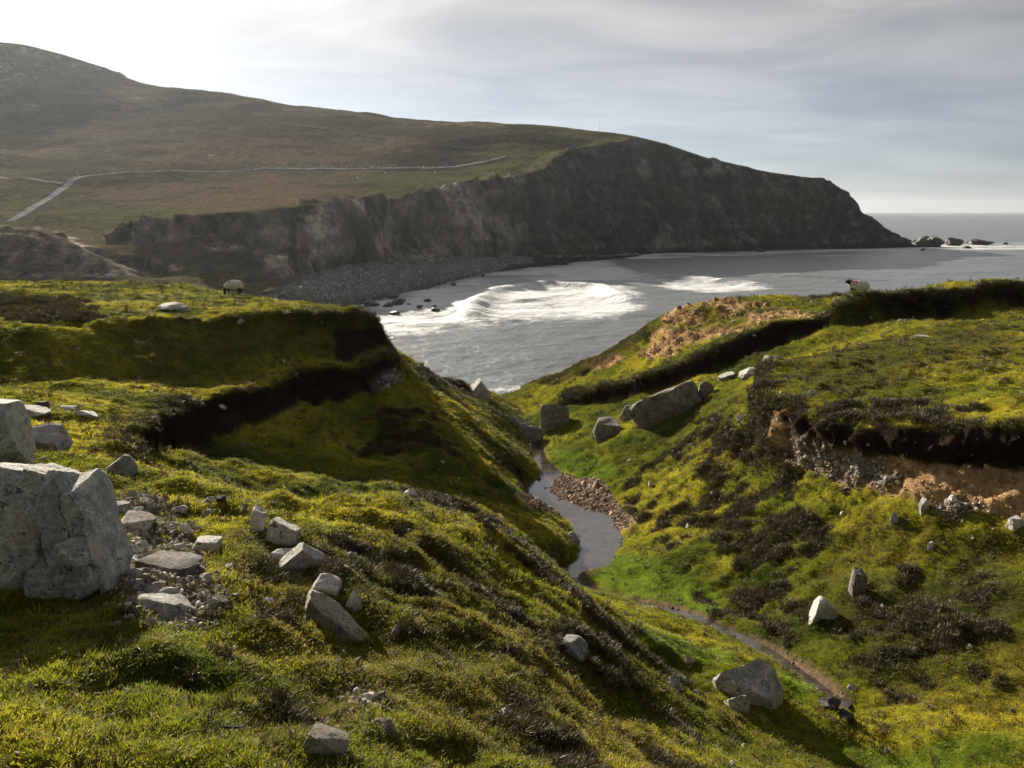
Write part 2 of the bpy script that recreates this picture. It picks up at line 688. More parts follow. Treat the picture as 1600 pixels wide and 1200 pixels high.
# upstream the channel is cut deeper between turf edges
str_l = [(p[0], p[1], p[2] + 0.16 * min(max(k - 8, 0) / 2, 1)) for k, p in enumerate(str_l)]
str_r = [(p[0], p[1], p[2] + 0.16 * min(max(k - 8, 0) / 2, 1)) for k, p in enumerate(str_r)]
str_c = [(p[0], p[1], p[2] - 0.18) for p in SC]
bed_l = offset(SC, [w * 0.40 for w in sw], -0.14)
bed_r = offset(SC, [-w * 0.40 for w in sw], -0.14)
lip_r0 = [I(1216, 566, 29), I(1214, 590, 26.8), I(1226, 622, 24.4), I(1262, 644, 22.4), I(1320, 656, 20.9), I(1400, 664, 19.5), I(1500, 668, 18.4), I(1600, 668, 17.6), I(1750, 665, 16.8)]
lip_r = [(p[0] + 0.35, p[1] + 0.75, p[2]) for p in lip_r0]
top_clay = [(p[0] + 0.12, p[1] + 0.42, p[2] - 0.62) for p in lip_r0]
base_clay = [I(1180, 650, 26.6), I(1190, 700, 25), I(1240, 728, 22.6), I(1310, 748, 20.4), I(1400, 772, 18.5), I(1480, 796, 17.3), I(1600, 808, 16.4), I(1750, 820, 15.6)]
base_back = [I(1225, 545, 37.5), I(1300, 512, 38.8), I(1400, 505, 39.1), I(1500, 487, 39.7), I(1600, 481, 40.0), I(1800, 478, 40)]
lip_back = [I(1305, 480, 39.6), I(1322, 464, 40), I(1348, 451, 40.6), I(1400, 450, 39.8), I(1450, 446, 40.2), I(1500, 442, 40.5), I(1540, 436, 40.8), I(1600, 440, 40.8), I(1800, 440, 41)]
sil_right = [I(822, 600, 57), I(850, 578, 56), I(900, 559, 54.5), I(950, 541, 53.4), I(1000, 508, 52.8), I(1030, 490, 52.6), I(1080, 468, 53), I(1140, 457, 54), I(1230, 460, 54), I(1320, 461, 53), I(1500, 466, 53)]
lip_clay2 = [I(960, 545, 51.5), I(1010, 512, 51), I(1060, 487, 50.6), I(1120, 480, 50), I(1180, 489, 48), I(1240, 482, 47.5), I(1300, 481, 46.2)]
base_clay2 = [I(930, 580, 49), I(1000, 560, 47.5), I(1070, 540, 46), I(1150, 517, 45), I(1220, 504, 44), I(1290, 498, 43)]
lip_2 = [I(880, 616, 48.2), I(940, 603, 45.6), I(1000, 585, 43.5), I(1080, 560, 41.8), I(1150, 526, 41), I(1220, 503, 40.6), I(1290, 497, 40.2)]
base_2 = [I(885, 634, 47.7), I(940, 628, 45.0), I(1000, 613, 42.9), I(1080, 592, 41.1), I(1150, 568, 40.3), I(1215, 548, 39.9), I(1290, 520, 39.5)]
sil_left = [I(624, 557, 37.5), I(645, 563, 40.5), I(665, 570, 43.5), I(700, 575, 47), I(740, 588, 50.5), I(772, 603, 54.5)]
mouth = [I(815, 655, 47), I(792, 625, 53), I(787, 607, 58)]


def drop(line, dx, dy, dz):
    return [(p[0] + dx, p[1] + dy, p[2] + dz) for p in line]


near_lines = [lip_low, base_low, lip_up, base_up, edge_back, crest, str_l, str_r, str_c, bed_l, bed_r, lip_r, top_clay, base_clay, base_back, lip_back,
              sil_right, lip_clay2, base_clay2, lip_2, base_2, sil_left, mouth]
base_prow = [I(606, 578, 32.7), I(612, 563, 34), I(615, 553, 36), I(604, 541, 40)]
near_lines.append(base_prow)
sharp = [base_prow, lip_up, base_up, lip_low, base_low, lip_r, top_clay, base_clay, lip_back, base_back, lip_2, base_2, lip_clay2, str_l, str_r, bed_l, bed_r]
near_pts = [Wd(17.3, 42.0, -4.6), Wd(18.0, 42.1, -4.65), Wd(18.8, 42.3, -4.65), Wd(18.4, 43.2, -4.8), Wd(17.4, 43.2, -4.8)]
near_pts += [I(1288, 1084, 11.9), I(1325, 1114, 11.3), I(1355, 1143, 10.9), I(1400, 1188, 10.2), I(1450, 1260, 9.4)]
# dips hidden behind crests and edges
near_pts += drop(crest[3:11], 0.5, 2.6, -1.9) + drop(crest[4:9], 0.8, 5.5, -3.3)
near_pts += drop(edge_back[1:], 1.0, 4, -2.5) + drop(edge_back[1:], 4, 12, -9) + drop(edge_back[1:], 8, 26, -22)
near_pts += drop(sil_right[2:], -0.5, 3, -2.2) + drop(sil_right[1:], -1, 9, -7.5) + drop(sil_right, -2, 20, -18)
near_pts += drop(lip_back[3:], 0, 6, -1.0)
near_pts += drop(sil_left[1:], 0.5, 3, -2.0) + drop(sil_left, 1, 10, -8) + drop(sil_left, 2, 22, -17)
near_pts += [Wd(-1, 64, -15), Wd(0, 72, -21), Wd(2, 84, -27), Wd(-30, 100, -28), Wd(0, 100, -28), Wd(40, 100, -28), Wd(-75, 100, -28), Wd(75, 100, -28),
             Wd(75, 70, -10), Wd(75, 30, -3), Wd(75, -4, -3), Wd(-75, -4, 2), Wd(-75, 30, -2.5), Wd(-75, 60, -5), Wd(20, -4, -6), Wd(14, 12, -6.2), Wd(18, 17, -5.4), Wd(12, 6, -6.8), Wd(9, -3, -4.5),
             Wd(22, 22, -4.6), Wd(30, 30, -4.2)]
near_pts += [Wd(0, 0, -1.62), Wd(-1.5, 0, -1.5), Wd(-3, 0, -1.4), Wd(3, 0, -2.3), Wd(6, 1, -4.1), Wd(-8, 0, -0.9), Wd(-8, 4, -1.5), Wd(0, -4, -1.2), Wd(-12, 10, -2.6), Wd(-20, 15, -3.0), Wd(0, 1.5, -2.0), Wd(1.5, 1.5, -2.45)]
for row in [
    [(-100, 1150, 3.1), (0, 1150, 3.2), (300, 1150, 3.55), (600, 1150, 4.3), (800, 1150, 5.2), (1000, 1150, 7.3), (1150, 1180, 9.3)],
    [(0, 1000, 4.6), (200, 1000, 4.8), (400, 1000, 5.15), (600, 1000, 5.9), (800, 1000, 7.2), (900, 1000, 8.4), (1000, 1050, 9.6)],
    [(0, 930, 5.3), (150, 880, 6.0), (300, 880, 6.5), (500, 880, 7.3), (650, 880, 8.5), (800, 890, 10.2)],
    [(0, 780, 8.0), (100, 780, 8.2), (220, 790, 8.2), (400, 810, 8.6), (560, 810, 9.2), (680, 820, 10.0)],
    [(0, 670, 13), (100, 650, 16), (60, 615, 20), (-100, 640, 15), (170, 625, 22.0)],
    [(300, 742, 20.6), (300, 716, 22.2), (430, 755, 22.6), (430, 700, 25.2), (540, 757, 23.4), (540, 700, 26.4), (540, 650, 29), (640, 762, 23.2), (640, 700, 27), (640, 640, 30.4), (620, 610, 31.6)],
    [(700, 775, 21.2), (700, 700, 26.4), (700, 650, 30.6), (760, 790, 22.2), (770, 740, 27.2), (770, 690, 32), (720, 625, 35.5), (650, 585, 35), (820, 800, 25.4), (800, 830, 21.6), (840, 850, 21.4)],
    [(690, 600, 41), (745, 615, 46), (730, 650, 37), (780, 665, 40), (810, 700, 36.5), (815, 735, 33)],
    [(872, 838, 23.2), (898, 850, 22.9), (905, 885, 21.2), (870, 880, 20.2), (880, 905, 18.6)],
    [(980, 962, 15.6), (1040, 990, 14.4), (1100, 1012, 13.6), (1200, 1052, 12.6), (1060, 1045, 11.9), (1150, 1080, 11.4), (1180, 1060, 11.9), (1240, 1100, 11.2), (1270, 1150, 10.6), (1200, 1150, 10.2)],
    [(965, 868, 23), (1010, 905, 20.4), (1100, 940, 18), (1180, 965, 16.7), (1235, 985, 15.4), (1300, 1035, 13.7), (1360, 1085, 12.5)],
    [(1300, 950, 15.6), (1400, 950, 15.0), (1500, 950, 14.2), (1600, 950, 13.5), (1500, 1050, 12.5), (1600, 1050, 12), (1420, 1150, 11), (1600, 1150, 10.4), (1620, 1200, 9.9), (1420, 1195, 10.4)],
    [(1400, 870, 16.9), (1500, 870, 16.2), (1600, 870, 15.6), (1250, 870, 18.5), (1100, 870, 20.8), (1000, 805, 26), (1050, 750, 28.6), (1150, 800, 23), (1250, 800, 20.4)],
    [(1300, 600, 25.5), (1400, 600, 24.5), (1500, 600, 23.5), (1600, 600, 22.5), (1300, 545, 31), (1450, 540, 30), (1600, 540, 29), (1450, 508, 35), (1600, 496, 36)],
    [(1100, 650, 32.5), (1100, 720, 27.7), (1150, 622, 32.2), (1200, 580, 34), (1000, 645, 39.4), (1100, 612, 37), (1180, 582, 35.6), (950, 690, 35.8), (1050, 690, 32.8), (900, 665, 41.5), (870, 635, 46.5), (840, 640, 49)],
    [(900, 725, 35.2), (940, 755, 31.6), (965, 795, 28.2), (985, 815, 26.8), (880, 765, 32), (820, 770, 30.6), (960, 840, 25.2)],
    [(1250, 472, 49.5), (1120, 470, 51.5), (200, 455, 48), (0, 460, 45), (350, 468, 44), (0, 490, 34), (250, 478, 38)],
]:
    near_pts += [I(*p) for p in row]

T0 = time.time()
G = Plan(-76, 76, -5, 101, 0.1)
H0 = G.raster(near_lines, near_pts)
gx, gy = np.meshgrid(G.X, G.Y)
dist = np.hypot(gx, gy)
Hs = G.blur(H0, 0.16)
Hm = G.blur(H0, 0.75)
Hl = G.blur(H0, 1.6)
soft = ss(8, 30, dist)
Hsm = G.blur(H0, 0.45) * (1 - soft) + Hm * soft
Hsm = Hsm * (1 - ss(45, 70, dist)) + Hl * ss(45, 70, dist)
sm = np.clip(G.stamp(sharp, 0.6) * 1.5, 0, 1)
HH = Hs * sm + Hsm * (1 - sm)
# hummocks
strm = G.stamp([SC], 0.7)
am = 1 - 0.85 * np.clip(strm * 1.4, 0, 1)
p0 = P3(gx, gy)
HH = HH + am * (0.20 * fbm(p0, 0.28, 3, 3) * ss(3, 14, dist) + 0.17 * fbm(p0, 0.85, 3, 5) * ss(1.0, 7, dist) + 0.06 * fbm(p0, 2.4, 2, 9)
                 + (0.13 * (0.45 - np.abs(fbm(p0, 1.5, 2, 14)) * 1.6) + 0.055 * (0.45 - np.abs(noise3(p0, 3.6, 15)))) * (0.35 + 0.65 * ss(-0.3, 0.3, noise3(p0, 0.35, 16))) * ss(0.8, 4, dist))
# ragged lips
lipm = np.clip(G.stamp([lip_low, lip_r, lip_back, lip_2, lip_up[4:], lip_up[-1:] + lip_low[-1:]], 0.28), 0, 1)
gs = G.blur(HH, 0.5)
gyv, gxv = np.gradient(gs, G.res)
gl = np.hypot(gxv, gyv) + 1e-6
rag = 0.32 + 0.35 * fbm(p0, 1.1, 3, 21)
lip_o = np.clip(G.stamp([lip_r], 0.42) * 1.1, 0, 1)
rag = rag + 0.36 * lip_o
lipm = np.maximum(lipm, lip_o)
shx, shy = -gxv / gl * lipm * rag, -gyv / gl * lipm * rag


def zat(x, y):
    return float(G.sample(HH, np.array([x]), np.array([y]))[0])


_t = np.exp(np.linspace(math.log(1.2), math.log(95), 6000))


def hit(px, py):
    """first point of the near ground on the sight line of a photo pixel"""
    a = np.array(I(px, py, 1.0)) - np.array((0, 0, CAMZ))
    x, y, z = a[0] * _t, a[1] * _t, CAMZ + a[2] * _t
    h = G.sample(HH, x, y)
    k = np.argmax(h > z)
    if h[k] <= z[k]:
        k = len(_t) - 1
    return (x[k], y[k], float(h[k]))


_pm = {}


def pmask(polys, soft, wob=0.5, f=1.3, seed=40):
    m = np.zeros_like(HH)
    for pl in polys:
        m = np.maximum(m, G.poly([hit(*p) for p in pl], soft))
    w = fbm(p0, 1.5, 4, 40) if 'w' not in _pm else _pm['w']
    _pm['w'] = w
    return ss(0.32, 0.68, m + wob * 0.5 * w * (m > 0.02))


heather = pmask([
    [(1085, 665), (1180, 655), (1200, 715), (1265, 770), (1300, 830), (1255, 895), (1150, 870), (1055, 830), (1045, 785), (1105, 740)],
    [(1060, 690), (1100, 670), (1090, 700), (1030, 730), (990, 760), (985, 745)], [(950, 800), (1000, 780), (1010, 815), (970, 830)],
    [(1120, 905), (1260, 900), (1280, 970), (1210, 985), (1140, 955)],
    [(1200, 610), (1260, 645), (1300, 672), (1225, 705), (1180, 690)],
    [(1230, 625), (1400, 635), (1600, 640), (1600, 668), (1400, 664), (1262, 644)],
    [(1300, 1000), (1480, 890), (1600, 900), (1600, 960), (1450, 1015), (1340, 1050)], [(1380, 1060), (1480, 1020), (1500, 1070), (1420, 1110)],
    [(360, 880), (470, 870), (540, 950), (640, 1020), (660, 1080), (520, 1050), (420, 960)], [(600, 1040), (700, 1080), (640, 1130), (540, 1090)],
    [(760, 1110), (900, 1140), (1060, 1180), (1040, 1199), (800, 1199)], [(860, 960), (1000, 1010), (1080, 1070), (980, 1070), (890, 1020)],
    [(640, 768), (720, 788), (850, 878), (840, 900), (700, 815)], [(640, 830), (760, 880), (800, 960), (700, 960), (620, 890)],
    [(0, 462), (120, 470), (130, 500), (0, 503)],
    [(560, 670), (690, 650), (700, 700), (580, 715)],
    [(1100, 455), (1310, 458), (1310, 464), (1100, 466)], [(650, 575), (765, 603), (740, 615), (660, 590)],
], 0.38, 2.6, 1.6)
heather *= 0.12 + 0.88 * ss(-0.12, 0.22, fbm(p0, 2.2, 3, 47))
brown = pmask([[(1240, 560), (1420, 515), (1600, 505), (1600, 565), (1450, 590), (1300, 640)], [(1290, 830), (1600, 850), (1600, 1120), (1400, 1120), (1280, 960)], [(340, 840), (700, 830), (900, 1000), (1100, 1199), (500, 1199), (380, 1000)],
                [(200, 500), (570, 490), (590, 545), (450, 560), (200, 575)]], 0.5, 1.2)
green = pmask([[(850, 703), (940, 705), (972, 740), (940, 758), (880, 740)], [(915, 903), (960, 868), (1050, 885), (1135, 935), (1130, 975), (1000, 942)],
               [(940, 955), (1100, 1003), (1180, 1045), (1080, 1030), (965, 985)], [(1290, 1150), (1600, 1130), (1600, 1199), (1300, 1199)],
               [(1200, 1040), (1290, 1080), (1280, 1110), (1200, 1070)],
               [(1170, 750), (1290, 780), (1330, 800), (1280, 810), (1190, 790)]], 0.3, 0.6)
clay = pmask([[(1236, 720), (1285, 664), (1400, 704), (1600, 764), (1640, 800), (1600, 808), (1480, 796), (1310, 748)],
              [(985, 548), (1050, 500), (1120, 484), (1200, 488), (1220, 503), (1100, 530), (1040, 560)], [(900, 572), (950, 555), (980, 560), (930, 582)], [(1000, 512), (1060, 480), (1140, 466), (1230, 478), (1290, 490), (1200, 505), (1120, 520), (1040, 548)]], 0.25, 1.1, 1.5)
clay[dist > 35] *= (0.25 + 0.75 * ss(-0.25, 0.1, fbm(p0, 0.9, 3, 48)))[dist > 35]


def band(a, b, f0, f1, soft=0.12, wob=0.5):
    """strip of bank face between its lip a and its foot b"""
    n = 60
    A_, B_ = [np.array([np.interp(np.linspace(0, 1, n), np.linspace(0, 1, len(l)), [p[k] for p in l]) for k in (0, 1)]).T for l in (a, b)]
    pl = np.concatenate([A_ + (B_ - A_) * f0, (A_ + (B_ - A_) * f1)[::-1]])
    m = G.poly([tuple(p) for p in pl], soft)
    return ss(0.3, 0.7, m + wob * _pm['w'] * (m > 0.02))


clay = np.maximum(clay, band(lip_r[2:], base_clay[2:], 0.1, 1.0, 0.15, 0.35))
peat = np.maximum.reduce([band(lip_r, base_clay, -0.05, 0.42, 0.12, 0.35), band(lip_low, base_low, 0.0, 1.2, 0.15, 0.5), band(lip_back, base_back[1:], 0.15, 1.1, 0.15, 1.2) * 0.55,
                          band(lip_2, base_2, 0.1, 1.1, 0.15, 0.8), band(lip_up[-3:], base_up[-3:], 0.5, 1.2, 0.1, 0.8),
                          pmask([[(822, 602), (870, 571), (950, 542), (1000, 510), (1012, 530), (950, 568), (880, 598)], [(1285, 1060), (1345, 1090), (1350, 1120), (1310, 1120), (1270, 1085)], [(660, 572), (770, 604), (745, 612), (690, 592)]], 0.3, 1.4) * 0.8])
scree = pmask([[(1238, 722), (1285, 664), (1320, 690), (1410, 740), (1400, 765), (1310, 748)], [(1450, 780), (1600, 795), (1600, 810), (1470, 800)],
               [(578, 600), (604, 575), (628, 584), (618, 606), (590, 612)]], 0.18, 1.2)
stony = pmask([[(180, 775), (250, 765), (310, 840), (345, 930), (320, 985), (230, 985), (190, 900)], [(470, 1000), (600, 1090), (630, 1150), (560, 1140)]], 0.14, 1.0, 3.0)
gravel = pmask([[(812, 770), (830, 752), (870, 742), (940, 752), (996, 815), (962, 835), (900, 800), (830, 795)]], 0.25, 0.3)
bar = gravel.copy()
gravel = np.maximum(gravel, ss(0.55, 0.8, G.stamp([SC], 0.33)))
sand = pmask([[(940, 820), (985, 800), (998, 815), (975, 830), (945, 845)], [(808, 770), (825, 755), (830, 790), (812, 788)]], 0.15, 0.3)
gyv, gxv = np.gradient(G.blur(HH, 0.10), G.res)
steep = np.hypot(gxv, gyv)


def turf_colour(x, y, base_only=False):
    """albedo of the ground cover"""
    p = P3(x, y)
    a, b, c = fbm(p, 0.35, 3, 60), fbm(p, 1.3, 4, 61), fbm(p, 6.0, 3, 62)
    m = np.clip(0.5 + 0.8 * a + 0.5 * b, 0, 1)[..., None]
    dark, mid, lite = np.array((0.046, 0.066, 0.011)), np.array((0.150, 0.162, 0.016)), np.array((0.325, 0.285, 0.028))
    col = np.where(m < 0.5, dark + (mid - dark) * m * 2, mid + (lite - mid) * (m - 0.5) * 2)
    d = ss(0.05, 0.5, c * 0.7 + 0.6 * b + 0.7 * G.sample(brown, x, y))[..., None]
    col = col * (1 - 0.62 * d) + 0.62 * d * np.array((0.070, 0.062, 0.022))
    g = 0.8 * G.sample(green, x, y)[..., None]
    col = col * (1 - g) + g * (np.array((0.110, 0.172, 0.018)) * (1 + 0.5 * b[..., None]))
    return col


def ground_colour(x, y):
    p = P3(x, y)
    col = turf_colour(x, y) * 0.8
    b, c = fbm(p, 1.3, 4, 71)[..., None], fbm(p, 5.0, 3, 72)[..., None]

    def put(col, mask, rgb, var=0.35):
        m = G.sample(mask, x, y)[..., None]
        return col * (1 - m) + m * np.array(rgb) * np.clip(1 + var * (b + c), 0.25, 2)
    col = put(col, heather, (0.040, 0.028, 0.016))
    st = ss(1.0, 1.7, G.sample(steep, x, y) + 0.35 * b[..., 0])[..., None]
    col = col * (1 - st) + st * np.array((0.026, 0.019, 0.012))
    col = put(col, clay, (0.36, 0.230, 0.115), 0.7)
    col = put(col, peat, (0.026, 0.019, 0.013), 0.4)
    col = put(col, scree, (0.15, 0.115, 0.08), 0.5)
    col = put(col, stony, (0.20, 0.16, 0.10), 0.5)
    col = put(col, gravel, (0.17, 0.115, 0.075), 0.4)
    col = put(col, sand, (0.36, 0.235, 0.15), 0.15)
    return np.clip(col, 0.004, 1.0)


# mesh of the near ground, finer where it is close or steep
az = np.concatenate([np.linspace(-60, -35, 50)[:-1], np.linspace(-35, 35, 560), np.linspace(35, 60, 50)[1:]])
az = np.radians(az)
rf = np.exp(np.linspace(math.log(0.7), math.log(96), 3200))
sx, sy = rf[:, None] * np.sin(az)[None], rf[:, None] * np.cos(az)[None]
zf = G.sample(HH, sx, sy)
wt = np.hypot(np.diff(rf)[:, None], np.diff(zf, axis=0)) / rf[1:, None]
wt[rf[1:] > 66] *= 0.25
for _ in range(4):
    wt = (np.roll(wt, 1, 1) + wt * 2 + np.roll(wt, -1, 1)) / 4
cw = np.vstack([np.zeros((1, len(az))), np.cumsum(wt, 0)])
NR = 860
rr = np.stack([np.interp(np.linspace(0, cw[-1, k], NR), cw[:, k], rf) for k in range(len(az))], 1)
gxx, gyy = rr * np.sin(az), rr * np.cos(az)
gzz = G.sample(HH, gxx, gyy)
co = np.stack([gxx, gyy, gzz], -1)
nrm = normals(co)
st_v = G.sample(steep, gxx, gyy)
rough_amt = 0.045 + 0.06 * G.sample(peat, gxx, gyy) + 0.10 * ss(0.7, 1.6, st_v) + 0.05 * G.sample(scree, gxx, gyy) + 0.085 * G.sample(clay, gxx, gyy) * (1 + 0.25 * (rr > 35)) + 0.07 * G.sample(heather, gxx, gyy)
calm = 1 - 0.9 * G.sample(gravel, gxx, gyy)
det = fbm(co, 2.6, 4, 81, 0.6)
co2 = co + nrm * (rough_amt * calm * det * 1.6)[..., None]
co2[..., 0] += G.sample(shx, gxx, gyy)
co2[..., 1] += G.sample(shy, gxx, gyy)
tint = ground_colour(gxx, gyy)
ground = mesh_grid('ground', co2, mat_ground(), {'tint': tint}, flip=True)
tag(ground, 'grassy gully ground with peat banks, slopes and terraces above the bay', None, None, 'structure')
gn = normals(co2)

# stream
sv, sf = [], []
fine = []
for k in range(len(SC) - 1):
    for t in np.linspace(0, 1, 8, endpoint=False):
        def cr(i):
            return SC[min(max(i, 0), len(SC) - 1)]
        q = [np.array(cr(k + d)) for d in (-1, 0, 1, 2)]
        pnt = 0.5 * (2 * q[1] + (q[2] - q[0]) * t + (2 * q[0] - 5 * q[1] + 4 * q[2] - q[3]) * t * t + (3 * q[1] - q[0] - 3 * q[2] + q[3]) * t ** 3)
        fine.append((tuple(pnt), sw[k] + (sw[k + 1] - sw[k]) * t))
fl = [f[0] for f in fine]
wl = offset(fl, [f[1] * 0.62 for f in fine], 0.0)
wr = offset(fl, [-f[1] * 0.62 for f in fine], 0.0)
for a, b, c in zip(wl, fl, wr):
    sv += [a, (b[0], b[1], a[2]), c]
for k in range(len(fl) - 1):
    for j in (0, 1):
        i = 3 * k + j
        sf.append((i, i + 1, i + 4, i + 3))
stream = mesh_raw('stream', sv, sf, mat_stream())
tag(stream, 'narrow winding stream running down the gully towards the bay', None, None, 'structure')

# ------------------------------------------------------------------ far hills, cliff and headland
skyl = [I(-400, 20, 1050), I(-150, 40, 950), I(0, 60, 900), I(75, 73, 890), I(150, 97, 880), I(210, 120, 860), I(260, 130, 845), I(320, 138, 820), I(400, 148, 790), I(500, 160, 740),
        I(600, 172, 690), I(700, 182, 640), I(750, 186, 620), I(840, 190, 597), I(930, 197, 582), I(1000, 208, 577), I(1050, 222, 580), I(1100, 240, 584), I(1150, 253, 588), I(1200, 263, 592),
        I(1280, 275, 594), I(1330, 300, 594), I(1360, 328, 592), I(1400, 352, 588), I(1419, 380, 584)]
ctop = [I(-150, 350, 240), I(0, 352, 236), I(60, 352, 233), I(110, 372, 228), I(165, 400, 222), I(215, 432, 215)]
ctop2 = [I(160, 372, 285), I(230, 350, 262), I(300, 333, 254), I(330, 331, 252), I(400, 327, 254), I(480, 320, 266), I(520, 318, 282), I(560, 315, 304), I(640, 310, 336), I(690, 298, 364), I(750, 283, 382), I(800, 277, 396), I(850, 266, 424),
         I(868, 250, 458), I(890, 232, 492), I(950, 225, 524), I(1000, 220, 542), I(1050, 231, 554), I(1100, 248, 564), I(1200, 272, 576), I(1280, 285, 580), I(1330, 308, 582)]
cbase = [Z(440, 462, 5), Z(480, 442, 5), Z(500, 434, 5), Z(560, 419, 5), Z(620, 412, 5), Z(700, 407, 4), Z(800, 404, 3.5), Z(870, 402, 2.5), Z(920, 402, 1), Z(1000, 397, 0.3), Z(1100, 393, 0.3), Z(1200, 390, 0.3),
         Z(1300, 388, 0.3), Z(1380, 386.6, 0.3), Z(1423, 386, 0.2)]
road_l = [I(-60, 372, 300), I(20, 345, 322), I(60, 322, 358), I(100, 292, 400), I(125, 277, 424), I(150, 270, 438), I(200, 268, 444), I(300, 268, 444), I(450, 265, 444), I(600, 263, 449), I(700, 262, 456), I(750, 255, 468),
          I(775, 247, 480), I(800, 244, 490), I(840, 236, 505)]
hl = [skyl, ctop, ctop2, cbase, road_l]
hp = drop(skyl, -10, 90, -22) + drop(skyl, -30, 260, -90) + drop(ctop[1:], 3, 11, -7) + drop(cbase, 4, -22, -6) + drop(cbase, 8, -90, -14)
for row in [
    [(-200, 200, 680), (0, 200, 650), (150, 200, 640), (300, 200, 620), (450, 198, 600), (600, 205, 570), (700, 212, 545), (800, 214, 535), (870, 214, 540)],
    [(0, 130, 780), (150, 150, 750), (300, 165, 720), (450, 176, 680), (600, 186, 635)], [(300, 238, 520), (500, 234, 515), (640, 233, 500), (100, 240, 520), (-100, 240, 520), (740, 232, 500)],
    [(0, 300, 390), (-100, 300, 380), (200, 300, 395), (400, 295, 385), (600, 290, 400), (250, 328, 320), (700, 280, 425), (400, 315, 310), (520, 305, 340)],
    [(0, 440, 205), (100, 440, 207), (-200, 440, 200), (60, 400, 216), (180, 400, 262), (230, 385, 248), (250, 440, 226), (330, 362, 245), (330, 400, 235), (330, 445, 222), (400, 365, 243), (400, 420, 226), (440, 400, 232), (470, 370, 246), (100, 345, 310)],
]:
    hp += [I(*p) for p in row]
hp += [(-400, 160, 5), (-250, 130, -4), (-120, 140, -6), (500, 900, -12), (500, 560, -12), (-1100, 1300, 160), (-1100, 300, 60), (-700, 140, 10), (300, 1300, -12), (-300, 1300, 60)]
HG = Plan(-760, 420, 120, 1250, 1.0)
F0 = HG.raster(hl, hp)
hx, hy = np.meshgrid(HG.X, HG.Y)
shm = np.clip(HG.stamp([ctop, ctop2, cbase], 8) * 1.2, 0, 1)
FH = HG.blur(F0, 2.0) * shm + HG.blur(F0, 14) * (1 - shm)
q0 = P3(hx, hy)
FH += (3.0 * fbm(q0, 0.011, 4, 90) + 1.0 * fbm(q0, 0.045, 3, 91)) * ss(8, 40, FH) * (1 - 0.7 * shm)
rd_c = np.clip(HG.stamp([road_l], 6) * 1.5, 0, 1)
gyv, gxv = np.gradient(FH, 1.0)
fsteep = np.hypot(gxv, gyv)
faz = np.radians(np.concatenate([np.linspace(-50, -34, 40)[:-1], np.linspace(-34, 29, 620), np.linspace(29, 34, 20)[1:]]))
rf = np.exp(np.linspace(math.log(150), math.log(1250), 2600))
sx, sy = rf[:, None] * np.sin(faz)[None], rf[:, None] * np.cos(faz)[None]
zf = HG.sample(FH, sx, sy)
wt = np.hypot(np.diff(rf)[:, None], 2.0 * np.diff(zf, axis=0)) / rf[1:, None]
wt[zf[1:] < -2] *= 0.12
for _ in range(6):
    wt = (np.roll(wt, 1, 1) + wt * 2 + np.roll(wt, -1, 1)) / 4
cw = np.vstack([np.zeros((1, len(faz))), np.cumsum(wt, 0)])
rr = np.stack([np.interp(np.linspace(0, cw[-1, k], 520), cw[:, k], rf) for k in range(len(faz))], 1)
fx, fy = rr * np.sin(faz), rr * np.cos(faz)
fz = HG.sample(FH, fx, fy)
fco = np.stack([fx, fy, fz], -1)
fn = normals(fco)
stp = ss(0.36, 0.68, HG.sample(fsteep, fx, fy))
head = ss(-8, 14, fx)            # harder rock of the headland
g1 = 1 - np.abs(fbm(fco * np.array((1, 1, 0.28)), 0.045, 3, 95)) * 2
g2 = fbm(fco * np.array((1, 1, 0.45)), 0.13, 4, 96, 0.6)
g3 = fbm(fco * np.array((1, 1, 0.6)), 0.36, 3, 97, 0.65)
fco2 = fco + fn * (stp * ((8.0 - 4.5 * head) * (g1 - 0.5) + (2.2 + 0.9 * head) * g2 + (0.8 + 0.5 * head) * g3))[..., None]
def fhit(px, py, r0=150, r1=1200):
    t = np.exp(np.linspace(math.log(r0), math.log(r1), 5000))
    a = np.array(I(px, py, 1.0)) - np.array((0, 0, CAMZ))
    x, y, z = a[0] * t, a[1] * t, CAMZ + a[2] * t
    h = HG.sample(FH, x, y)
    k = np.argmax(h > z)
    if h[k] <= z[k]:
        return None
    return (x[k], y[k], float(h[k]))


pm = fbm(P3(fx, fy), 0.010, 4, 101)
pb = fbm(P3(fx, fy), 0.04, 4, 102)
pc = fbm(fco, 0.06, 4, 103)


def lerp(a, b, t):
    return a + (b - a) * t[..., None]


moor = lerp(np.array((0.086, 0.076, 0.052))[None, None], np.array((0.125, 0.092, 0.068)), ss(-0.12, 0.30, pm + 0.4 * pb))
grn = ss(-10, 25, 42 - fz + 10 * pb) * 0.45 + 0.7 * ss(-60, 40, fx) * ss(30, 60, fz)
moor = lerp(moor, np.array((0.115, 0.108, 0.048)), np.clip(grn, 0, 1) * ss(-0.35, 0.25, pb + 0.5))


def hpatch(polys, soft, wob):
    m = np.zeros_like(FH)
    for pl in polys:
        q_ = [fhit(*p) for p in pl]
        m = np.maximum(m, HG.poly([h for h in q_ if h], soft))
    mv = HG.sample(m, fx, fy)
    return ss(0.3, 0.7, mv + wob * (pb + 0.5 * pm) * (mv > 0.02))


